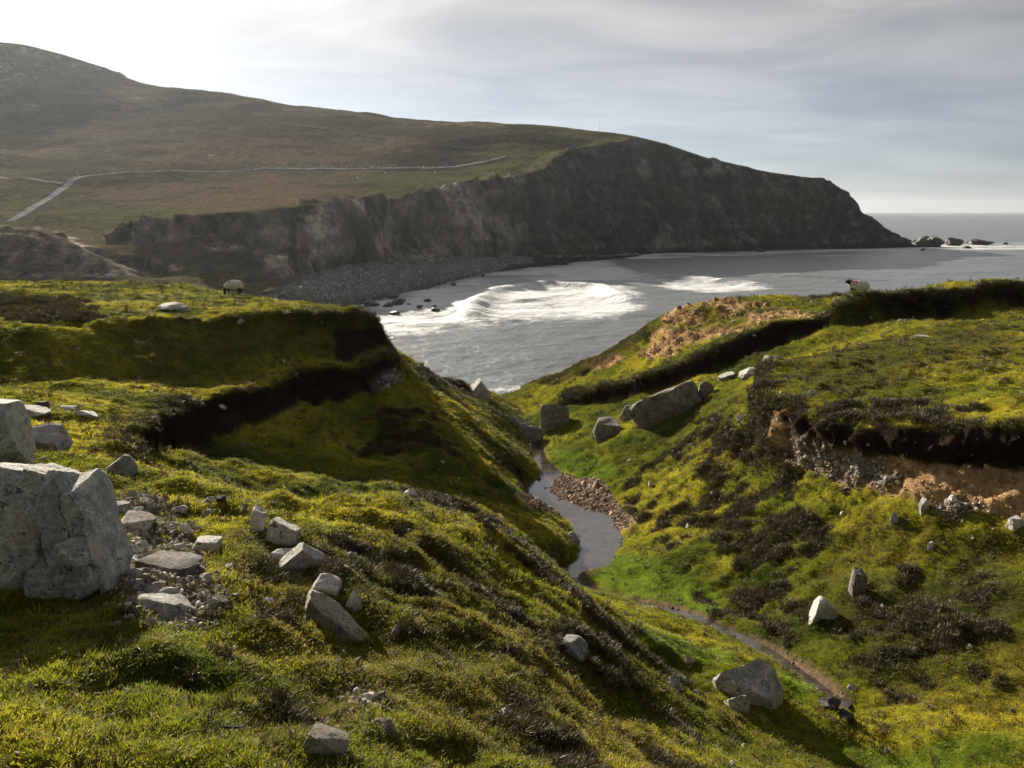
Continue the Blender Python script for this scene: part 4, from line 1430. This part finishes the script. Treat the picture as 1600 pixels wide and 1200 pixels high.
M_face = mat_simple('black_sheep_face', (0.018, 0.016, 0.015), 0.8, 30, 0.4, 0.004)
M_horn = mat_simple('horn', (0.28, 0.24, 0.17), 0.6, 40, 0.3, 0.003)


def sheep(loc, rz, grazing, label, marks):
    root = bpy.data.objects.new('sheep', None)
    S.collection.objects.link(root)
    root.location = loc
    root.rotation_euler = (0, 0, rz)
    root.scale = (1.1, 1.1, 1.1)
    # faces -x; 0: chest ... body, four jointed legs, neck and head
    Vv = [(-0.30, 0, 0.52), (0.0, 0, 0.55), (0.34, 0, 0.54)]
    Ee = [(0, 1), (1, 2)]
    Rr = [(0.15, 0.17), (0.18, 0.20), (0.15, 0.17)]

    def chain(start, pts, rad):
        prev = start
        for p_, r_ in zip(pts, rad):
            Vv.append(p_)
            Rr.append(r_)
            Ee.append((prev, len(Vv) - 1))
            prev = len(Vv) - 1
        return prev
    for s, st in ((1, 0.0), (-1, 0.05)):
        chain(0, [(-0.30 + st, 0.10 * s, 0.40), (-0.28 + st, 0.11 * s, 0.24), (-0.30 + st, 0.11 * s, 0.05), (-0.335 + st, 0.11 * s, 0.01)], [0.065, 0.036, 0.027, 0.03])
        chain(2, [(0.32 - st, 0.11 * s, 0.40), (0.37 - st, 0.12 * s, 0.26), (0.34 - st, 0.12 * s, 0.05), (0.31 - st, 0.12 * s, 0.01)], [0.085, 0.038, 0.027, 0.03])
    if grazing:
        h = chain(0, [(-0.45, 0, 0.42), (-0.53, 0, 0.27), (-0.50, 0, 0.15), (-0.455, 0, 0.04)], [0.13, 0.105, 0.09, 0.065])
        e0, hd = (-0.53, 0.27), (-0.50, 0.17)
    else:
        h = chain(0, [(-0.44, 0, 0.66), (-0.53, 0, 0.82), (-0.62, 0, 0.80), (-0.72, 0, 0.74)], [0.11, 0.095, 0.08, 0.055])
        e0, hd = (-0.53, 0.84), (-0.55, 0.86)
    for s in (1, -1):
        k = len(Vv) - 3
        chain(k, [(e0[0] + 0.03, 0.10 * s, e0[1] + 0.02), (e0[0] + 0.05, 0.17 * s, e0[1] - 0.01)], [0.022, 0.012])
    me = skin_mesh('body', Vv, Ee, Rr, 1)
    me.materials.append(M_face)
    me.polygons.foreach_set('use_smooth', np.full(len(me.polygons), True))
    body = bpy.data.objects.new('body', me)
    S.collection.objects.link(body)
    body.parent = root
    V, F = ico(5)
    t = V.copy()
    x = t[:, 0]
    V2 = np.stack([x * 0.52 + 0.03, t[:, 1] * (0.27 + 0.02 * x), 0.53 + t[:, 2] * (0.29 + 0.015 * x)], 1)
    # wool runs on up or down the neck
    f = ss(-0.35, -1.0, x)
    tgt = np.array((-0.03, 0, -0.05)) if grazing else np.array((-0.06, 0, 0.14))
    V2 = V2 + f[:, None] * tgt
    V2[:, 2] = np.where(V2[:, 2] < 0.545, 0.545 + (V2[:, 2] - 0.545) * (0.82 if not grazing else 1 - 0.18 * (1 - f)), V2[:, 2])
    nn = t
    V2 += nn * (0.022 * noise3(V2, 16, 3) + 0.018 * fbm(V2, 34, 2, 4))[:, None]
    fl = mesh_raw('fleece', V2, F, mat_fleece('fleece_' + ('grazing' if grazing else 'standing'), marks), root)
    tag(fl, 'shaggy off-white wool with red paint mark')
    tl = mesh_raw('tail', ico(3)[0] * np.array((0.045, 0.05, 0.15)) + np.array((0.52, 0, 0.46)), ico(3)[1], fl.data.materials[0], root)
    for s in (1, -1):
        pts, F2 = [], []
        for k in range(15):
            a = k / 14 * 4.6
            rad = 0.075 - 0.012 * k / 14
            c = np.array((e0[0] + 0.03 + rad * math.sin(a) * 0.9, s * (0.065 + 0.06 * k / 14), e0[1] + 0.02 + rad * math.cos(a) - 0.03))
            rr_ = 0.019 * (1 - k / 15)
            for j in range(6):
                b = j / 6 * 2 * math.pi
                u = np.array((math.sin(a), 0, math.cos(a)))
                pts.append(c + rr_ * (math.cos(b) * u + math.sin(b) * np.array((0, 1, 0))))
            if k:
                for j in range(6):
                    F2.append(((k - 1) * 6 + j, (k - 1) * 6 + (j + 1) % 6, k * 6 + (j + 1) % 6, k * 6 + j))
        mesh_raw('horn', pts, F2, M_horn, root)
    tag(root, label, 'sheep', 'sheep grazing by the gully')
    return root


p = hit(366, 464)
sheep((p[0], p[1], p[2] + 0.10), R(4), True, 'grazing black-faced sheep with red mark on the sunlit left plateau', [(-0.22, 0, 0.82, 0.16, (0.32, 0.05, 0.04)), (0.42, -0.12, 0.62, 0.05, (0.03, 0.028, 0.025))])
q = (18.15, 42.2)
sheep((q[0], q[1], zat(q[0], q[1]) - 0.02), R(12), False, 'black-faced sheep with pink shoulder mark at the rim of the right bank', [(-0.27, 0, 0.80, 0.17, (0.50, 0.05, 0.09)), (0.06, 0, 0.86, 0.08, (0.10, 0.30, 0.24))])

# ------------------------------------------------------------------ grass, heather, pebbles (uncountable)
def proto_collection(name, objs):
    c = bpy.data.collections.new(name)
    for o in objs:
        c.objects.link(o)
    return c


def tuft(seed, nb, h, w, spread, lean, mat, segs=2, name='blade_tuft'):
    r = np.random.default_rng(seed)
    V, F, up = [], [], []
    for _ in range(nb):
        a, d = r.uniform(0, 2 * math.pi), spread * math.sqrt(r.uniform())
        bx, by = d * math.cos(a), d * math.sin(a)
        hh = h * r.uniform(0.5, 1.15)
        la = a + r.normal() * 0.9
        ln = lean * r.uniform(0.3, 1.4)
        wd = w * r.uniform(0.7, 1.3)
        f = r.uniform(0, math.pi)
        wx, wy = math.cos(f) * wd, math.sin(f) * wd
        i0 = len(V)
        for k in range(segs + 1):
            t = k / segs
            ox, oy = math.cos(la) * ln * hh * t * t, math.sin(la) * ln * hh * t * t
            z = hh * t * (1 - 0.35 * ln * t) - 0.01
            if k < segs:
                q_ = 1 - 0.5 * t
                V += [(bx + ox - wx * q_, by + oy - wy * q_, z), (bx + ox + wx * q_, by + oy + wy * q_, z)]
                up += [t, t]
            else:
                V.append((bx + ox, by + oy, z))
                up.append(1.0)
        for k in range(segs - 1):
            F.append((i0 + 2 * k, i0 + 2 * k + 1, i0 + 2 * k + 3, i0 + 2 * k + 2))
        F.append((i0 + 2 * segs - 2, i0 + 2 * segs - 1, i0 + 2 * segs))
    o = mesh_raw(name, V, F, mat, smooth=False, link=False)
    at = o.data.attributes.new('up', 'FLOAT', 'POINT')
    at.data.foreach_set('value', np.array(up, np.float32))
    return o


def scatter(name, pos, rot, scl, tint_, pick, coll):
    n = len(pos)
    me = bpy.data.meshes.new(name)
    me.vertices.add(n)
    me.vertices.foreach_set('co', pos.astype(np.float32).ravel())
    for k, v in (('rot', rot), ('scl', scl)):
        at = me.attributes.new(k, 'FLOAT_VECTOR', 'POINT')
        at.data.foreach_set('vector', v.astype(np.float32).ravel())
    at = me.attributes.new('tint', 'FLOAT_COLOR', 'POINT')
    at.data.foreach_set('color', np.concatenate([tint_, np.ones((n, 1))], 1).astype(np.float32).ravel())
    at = me.attributes.new('pick', 'INT', 'POINT')
    at.data.foreach_set('value', pick.astype(np.int32))
    ob = bpy.data.objects.new(name, me)
    S.collection.objects.link(ob)
    ng = bpy.data.node_groups.new(name + '_scatter', 'GeometryNodeTree')
    ng.interface.new_socket('Geometry', in_out='INPUT', socket_type='NodeSocketGeometry')
    ng.interface.new_socket('Geometry', in_out='OUTPUT', socket_type='NodeSocketGeometry')
    N, L = ng.nodes.new, ng.links.new
    gi, go = N('NodeGroupInput'), N('NodeGroupOutput')
    ci = N('GeometryNodeCollectionInfo')
    ci.inputs['Collection'].default_value = coll
    ci.inputs['Separate Children'].default_value = True
    ci.inputs['Reset Children'].default_value = True
    iop = N('GeometryNodeInstanceOnPoints')
    iop.inputs['Pick Instance'].default_value = True

    def na(nm, t):
        a = N('GeometryNodeInputNamedAttribute')
        a.data_type = t
        a.inputs['Name'].default_value = nm
        return [o for o in a.outputs if o.name == 'Attribute' and o.enabled][0]
    e2r = N('FunctionNodeEulerToRotation')
    L(na('rot', 'FLOAT_VECTOR'), e2r.inputs[0])
    L(gi.outputs[0], iop.inputs['Points'])
    L(ci.outputs[0], iop.inputs['Instance'])
    L(na('pick', 'INT'), iop.inputs['Instance Index'])
    L(e2r.outputs[0], iop.inputs['Rotation'])
    L(na('scl', 'FLOAT_VECTOR'), iop.inputs['Scale'])
    L(iop.outputs[0], go.inputs[0])
    ob.modifiers.new('scatter', 'NODES').node_group = ng
    return ob


# cell weights of the ground mesh
c00, c10, c01, c11 = co2[:-1, :-1], co2[1:, :-1], co2[:-1, 1:], co2[1:, 1:]
cell_area = np.linalg.norm(np.cross(c10 - c00, c01 - c00), axis=-1)
cmid = (c00 + c11) / 2
cr_ = np.hypot(cmid[..., 0], cmid[..., 1])
cgx, cgy = (gxx[:-1, :-1] + gxx[1:, 1:]) / 2, (gyy[:-1, :-1] + gyy[1:, 1:]) / 2
cst = G.sample(steep, cgx, cgy)
chea, cgrav = G.sample(heather, cgx, cgy), G.sample(gravel, cgx, cgy)
cbare = np.clip(1.0 * G.sample(peat, cgx, cgy) + G.sample(clay, cgx, cgy) + G.sample(scree, cgx, cgy) + cgrav, 0, 1)
csto = G.sample(stony, cgx, cgy)
inview = (np.abs(np.arctan2(cmid[..., 0], cmid[..., 1])) < R(46)) & (cr_ > 0.9) & (cr_ < 64)


def scatter_cells(dens, n, seed):
    r = np.random.default_rng(seed)
    w = (cell_area * dens).ravel()
    c = np.cumsum(w)
    k = np.searchsorted(c, r.uniform(0, c[-1], n))
    i, j = np.unravel_index(np.clip(k, 0, w.size - 1), cell_area.shape)
    a, b = r.uniform(size=(2, n, 1))
    pos = (c00[i, j] * (1 - a) * (1 - b) + c10[i, j] * a * (1 - b) + c01[i, j] * (1 - a) * b + c11[i, j] * a * b)
    return pos, i, j, r


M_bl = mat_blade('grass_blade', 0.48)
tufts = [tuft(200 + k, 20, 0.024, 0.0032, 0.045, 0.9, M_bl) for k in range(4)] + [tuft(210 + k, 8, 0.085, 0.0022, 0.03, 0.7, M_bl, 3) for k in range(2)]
for k, o in enumerate(tufts):
    o.name = 'tuft_%02d' % k
ctuft = proto_collection('grass_tufts', tufts)
pn = fbm(P3(cgx, cgy), 0.8, 3, 130)
dens = inview * np.clip(1 - 1.1 * chea, 0.12, 1) * np.clip(1 - 1.15 * cbare, 0, 1) * np.clip(1 - 0.8 * csto, 0.1, 1) * (1 - 0.93 * ss(1.2, 2.2, cst)) * (0.55 + 0.9 * ss(-0.4, 0.4, pn))
dens = dens / np.clip(cr_, 2.2, 60) ** 1.35
NG = 330000
pos, i, j, r = scatter_cells(dens, NG, 5)
rd = np.hypot(pos[:, 0], pos[:, 1])
sc = (0.80 + 0.040 * np.clip(rd, 3, 60)) * r.uniform(0.65, 1.3, NG)
hgt = 0.85 + 0.5 * fbm(P3(pos[:, 0], pos[:, 1]), 2.2, 2, 131)
lush = G.sample(green, pos[:, 0], pos[:, 1])
tuss = ss(0.25, 0.5, fbm(P3(pos[:, 0], pos[:, 1]), 1.1, 3, 133))
hgt = hgt + 0.45 * tuss
scl = np.stack([sc * 1.15, sc * 1.15, sc * np.clip(hgt, 0.35, 2.0) * (1 - 0.35 * lush) * np.clip(1.2 - rd / 50, 0.35, 1)], 1)
nv = gn[i, j]
rot = np.stack([r.normal(size=NG) * 0.25, r.normal(size=NG) * 0.25, r.uniform(0, 6.28, NG)], 1)
rot[:, 2] *= 1.0
tc_ = turf_colour(pos[:, 0], pos[:, 1]) * np.array((1.85, 1.80, 1.35))
dry = (r.uniform(size=NG) < 0.10)[:, None]
tc_ = np.where(dry, np.array((0.30, 0.23, 0.10)) * r.uniform(0.5, 1.1, (NG, 1)), tc_ * r.uniform(0.7, 1.3, (NG, 1)))
hm = G.sample(heather, pos[:, 0], pos[:, 1])[:, None]
tc_ = tc_ * (1 - 0.6 * hm) + 0.6 * hm * np.array((0.11, 0.085, 0.04))
pick = np.where(r.uniform(size=NG) < 0.965, r.integers(0, 4, NG), r.integers(4, 6, NG))
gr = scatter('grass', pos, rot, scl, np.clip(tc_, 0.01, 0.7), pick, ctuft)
tag(gr, 'short yellow-green turf grass covering the slopes and terraces', None, None, 'stuff')

M_he = mat_blade('heather_twig', 0.1)
hts = []
for k in range(3):
    o = tuft(300 + k, 36, 0.10, 0.0050, 0.10, 0.55, M_he, 2)
    o.name = 'heather_tuft_%02d' % k
    hts.append(o)
che = proto_collection('heather_tufts', hts)
lipc = G.sample(lipm, cgx, cgy)
dens = inview * (np.clip(chea * 1.3 - 0.15, 0, 1) + 0.05 * ss(0.8, 1.4, cst) + 0.012 + 0.40 * lipc * ss(0.3, 0.9, cst)) * np.clip(1 - 1.2 * cbare, 0, 1) / np.clip(cr_, 3, 60) ** 1.2
NH = 52000
pos, i, j, r = scatter_cells(dens, NH, 6)
rd = np.hypot(pos[:, 0], pos[:, 1])
sc = (0.55 + 0.030 * np.clip(rd, 2, 60)) * r.uniform(0.55, 1.25, NH)
nv = gn[i, j]
rot = np.stack([r.normal(size=NH) * 0.35, r.normal(size=NH) * 0.35, r.uniform(0, 6.28, NH)], 1)
base = np.where(r.uniform(size=(NH, 1)) < 0.55, np.array((0.085, 0.060, 0.034)), np.array((0.085, 0.088, 0.026)))
base = np.where(r.uniform(size=(NH, 1)) < 0.12, np.array((0.17, 0.13, 0.09)), base)
he = scatter('heather', pos, rot, np.stack([sc, sc, sc * r.uniform(0.6, 1.1, NH)], 1), base * r.uniform(0.6, 1.35, (NH, 1)), r.integers(0, 3, NH), che)
tag(he, 'dark brown heather and dead stalks growing in patches on the slopes', None, None, 'stuff')


def mat_pebble():
    M = Mat('pebble', 0.85, 0.25)
    t = M.attr('tint', 'INSTANCER').outputs['Color']
    n = M.noise(3.0, 4, 0.6)
    M.color(M.scale(t, M.rng(n, 0.3, 0.7, 0.7, 1.25)))
    return M.m


M_pb = mat_pebble()
pbs = []
for k in range(4):
    V, F = rock_shape(400 + k, 2, planes=8, rough=0.06)
    o = mesh_raw('pebble_%02d' % k, V * np.array((1, 0.8, 0.62)), F, M_pb, link=False, smooth=False)
    pbs.append(o)
cpb = proto_collection('pebble_shapes', pbs)
cscr = G.sample(scree, cgx, cgy)
cclay = G.sample(clay, cgx, cgy)
dens = inview * (1.1 * cscr + 0.12 * cclay + 1.2 * G.sample(bar, cgx, cgy) + 0.07 * cgrav + 1.0 * csto + 0.004) * (1 - 0.95 * G.sample(peat, cgx, cgy)) / np.clip(cr_, 3, 60) ** 1.1
NP = 20000
pos, i, j, r = scatter_cells(dens, NP, 8)
rd = np.hypot(pos[:, 0], pos[:, 1])
sc = (0.008 + 0.0007 * rd) * np.exp(r.normal(size=NP) * 0.55)
sc *= 1 + 0.15 * G.sample(scree, pos[:, 0], pos[:, 1])
wc = G.sample(clay, pos[:, 0], pos[:, 1])[:, None] * (1 - G.sample(scree, pos[:, 0], pos[:, 1]))[:, None]
wg = G.sample(gravel, pos[:, 0], pos[:, 1])[:, None]
pc_ = np.array((0.26, 0.235, 0.205)) * (1 - wc) + wc * np.array((0.34, 0.20, 0.085))
pc_ = pc_ * (1 - 0.7 * wg) + 0.7 * wg * np.array((0.24, 0.15, 0.10))
pc_ = pc_ * np.exp(r.normal(size=(NP, 1)) * 0.45)
pe = scatter('pebbles', pos + np.array((0, 0, 0.003)), r.uniform(-0.5, 6.28, (NP, 3)), sc[:, None] * r.uniform(0.7, 1.2, (NP, 3)), np.clip(pc_, 0.02, 0.65), r.integers(0, 4, NP), cpb)
tag(pe, 'small loose stones scattered over clay, gravel bar and bare soil', None, None, 'stuff')

# beach cobbles
r = np.random.default_rng(12)
NB = 30000
ti, tj = r.uniform(0, 1.08, NB) * 0, 0
u_, v_ = r.uniform(0.02, 1.0, NB), r.uniform(0, 1, NB)
fi, fj = (u_ - ext[0]) / (ext[-1] - ext[0]) * (len(ext) - 1), v_ * (len(tt) - 1.001)
ii, jj = np.clip(fi.astype(int), 0, len(ext) - 2), fj.astype(int)
a, b = (fi - ii)[:, None], (fj - jj)[:, None]
pos = bco[ii, jj] * (1 - a) * (1 - b) + bco[ii + 1, jj] * a * (1 - b) + bco[ii, jj + 1] * (1 - a) * b + bco[ii + 1, jj + 1] * a * b
sc = 0.24 * np.exp(r.normal(size=NB) * 0.45)
shade = np.where(r.uniform(size=(NB, 1)) < 0.2, 0.36, 0.20) * np.exp(r.normal(size=(NB, 1)) * 0.3)
shade = shade * (1 - 0.6 * (1 - ss(0.05, 0.28, u_)))[:, None]
cb = scatter('cobbles', pos, r.uniform(0, 6.28, (NB, 3)), sc[:, None] * r.uniform(0.7, 1.3, (NB, 3)), np.clip(shade * np.array((1, 0.98, 0.93)), 0.02, 0.6), r.integers(0, 4, NB), cpb)
tag(cb, 'grey rounded cobbles heaped along the far beach', None, None, 'stuff')

# pale stones along the far road and the old wall line
pos = []
for pl, step, jit in [([(440, 193), (480, 197), (520, 203), (570, 212), (625, 221)], 2.0, 1.0), ([(620, 194), (700, 192), (800, 190.5)], 4.5, 0.4), ([(400, 264), (500, 261), (600, 262), (700, 262), (760, 255)], 3.0, 1.6),
                      ([(110, 280), (140, 268), (190, 264), (220, 265)], 6, 1.0), ([(50, 345), (75, 332), (80, 322)], 2.5, 2.0), ([(560, 275), (700, 268)], 9, 3), ([(50, 315), (80, 300)], 4, 0.5), ([(130, 300), (125, 312)], 9, 2)]:
    for a, b in zip(pl[:-1], pl[1:]):
        n = max(2, int(math.hypot(b[0] - a[0], b[1] - a[1]) / step))
        for t in np.linspace(0, 1, n, endpoint=False):
            h_ = fhit(a[0] + (b[0] - a[0]) * t + random.gauss(0, jit), a[1] + (b[1] - a[1]) * t + random.gauss(0, jit * 0.4))
            if h_:
                pos.append(h_)
pos = np.array(pos) + np.array((0, 0, 0.15))
n = len(pos)
r = np.random.default_rng(14)
rs = scatter('roadside_stones', pos, r.uniform(0, 6.28, (n, 3)), (0.45 * np.exp(r.normal(size=n) * 0.35))[:, None] * np.ones((n, 3)), np.full((n, 3), 0.5) * r.uniform(0.6, 1.1, (n, 1)), r.integers(0, 4, n), cpb)
tag(rs, 'pale stones lining the far road and old wall', None, None, 'stuff')

# fence posts on the skyline and a thin mast on the headland
M_post = mat_simple('grey_wood', (0.10, 0.09, 0.08), 0.9, 2, 0.3, 0.0)


def post_mesh(name, r0, h):
    V, F = [], []
    for k, (zz, rr_) in enumerate(((-0.5, r0), (h * 0.96, r0 * 0.9), (h, r0 * 0.5))):
        for j in range(6):
            a_ = j / 6 * 2 * math.pi
            V.append((rr_ * math.cos(a_), rr_ * math.sin(a_), zz))
        if k:
            F += [((k - 1) * 6 + j, (k - 1) * 6 + (j + 1) % 6, k * 6 + (j + 1) % 6, k * 6 + j) for j in range(6)]
    F.append(tuple(range(12, 18)))
    return V, F


def sky_point(px):
    """highest ground seen in that column of the far hill"""
    best = None
    for py in np.arange(40, 330, 0.5):
        h_ = fhit(px, py)
        if h_:
            return h_
    return best


V, F = post_mesh('fence_post', 0.16, 1.7)
pm0 = None
for px in list(range(255, 425, 13)) + list(range(440, 560, 30)):
    h_ = sky_point(px)
    if not h_:
        continue
    if pm0 is None:
        o = mesh_raw('fence_post', V, F, M_post)
        pm0 = o.data
    else:
        o = bpy.data.objects.new('fence_post', pm0)
        S.collection.objects.link(o)
    o.location = h_
    o.rotation_euler = (random.gauss(0, 0.06), random.gauss(0, 0.06), 0)
    tag(o, 'thin fence post in the row along the skyline of the far hill', 'fence post', 'fence posts along the skyline')
h_ = sky_point(937)
if h_:
    V, F = post_mesh('mast', 0.08, 6.5)
    o = mesh_raw('mast', V, F, M_post)
    o.location = h_
    tag(o, 'lone thin mast standing on top of the headland', 'mast')
print('ALL', time.time() - T0)

# ------------------------------------------------------------------ sea haze
if HAZE:
    hv = [(x, y, z) for z in (-32.0, 216.0) for y in (-160.0, 16000.0) for x in (-16000.0, 16000.0)]
    hf = [(0, 2, 3, 1), (4, 5, 7, 6), (0, 1, 5, 4), (2, 6, 7, 3), (0, 4, 6, 2), (1, 3, 7, 5)]
    mh = bpy.data.materials.new('haze')
    mh.use_nodes = True
    mh.node_tree.nodes.clear()
    o_ = mh.node_tree.nodes.new('ShaderNodeOutputMaterial')
    v_ = mh.node_tree.nodes.new('ShaderNodeVolumePrincipled')
    v_.inputs['Color'].default_value = (0.82, 0.90, 1.0, 1)
    v_.inputs['Density'].default_value = HAZE
    v_.inputs['Anisotropy'].default_value = 0.5
    mh.node_tree.links.new(v_.outputs[0], o_.inputs['Volume'])
    hz_o = mesh_raw('haze', hv, hf, mh, smooth=False)
    tag(hz_o, 'thin pale sea haze over the bay', None, None, 'stuff')
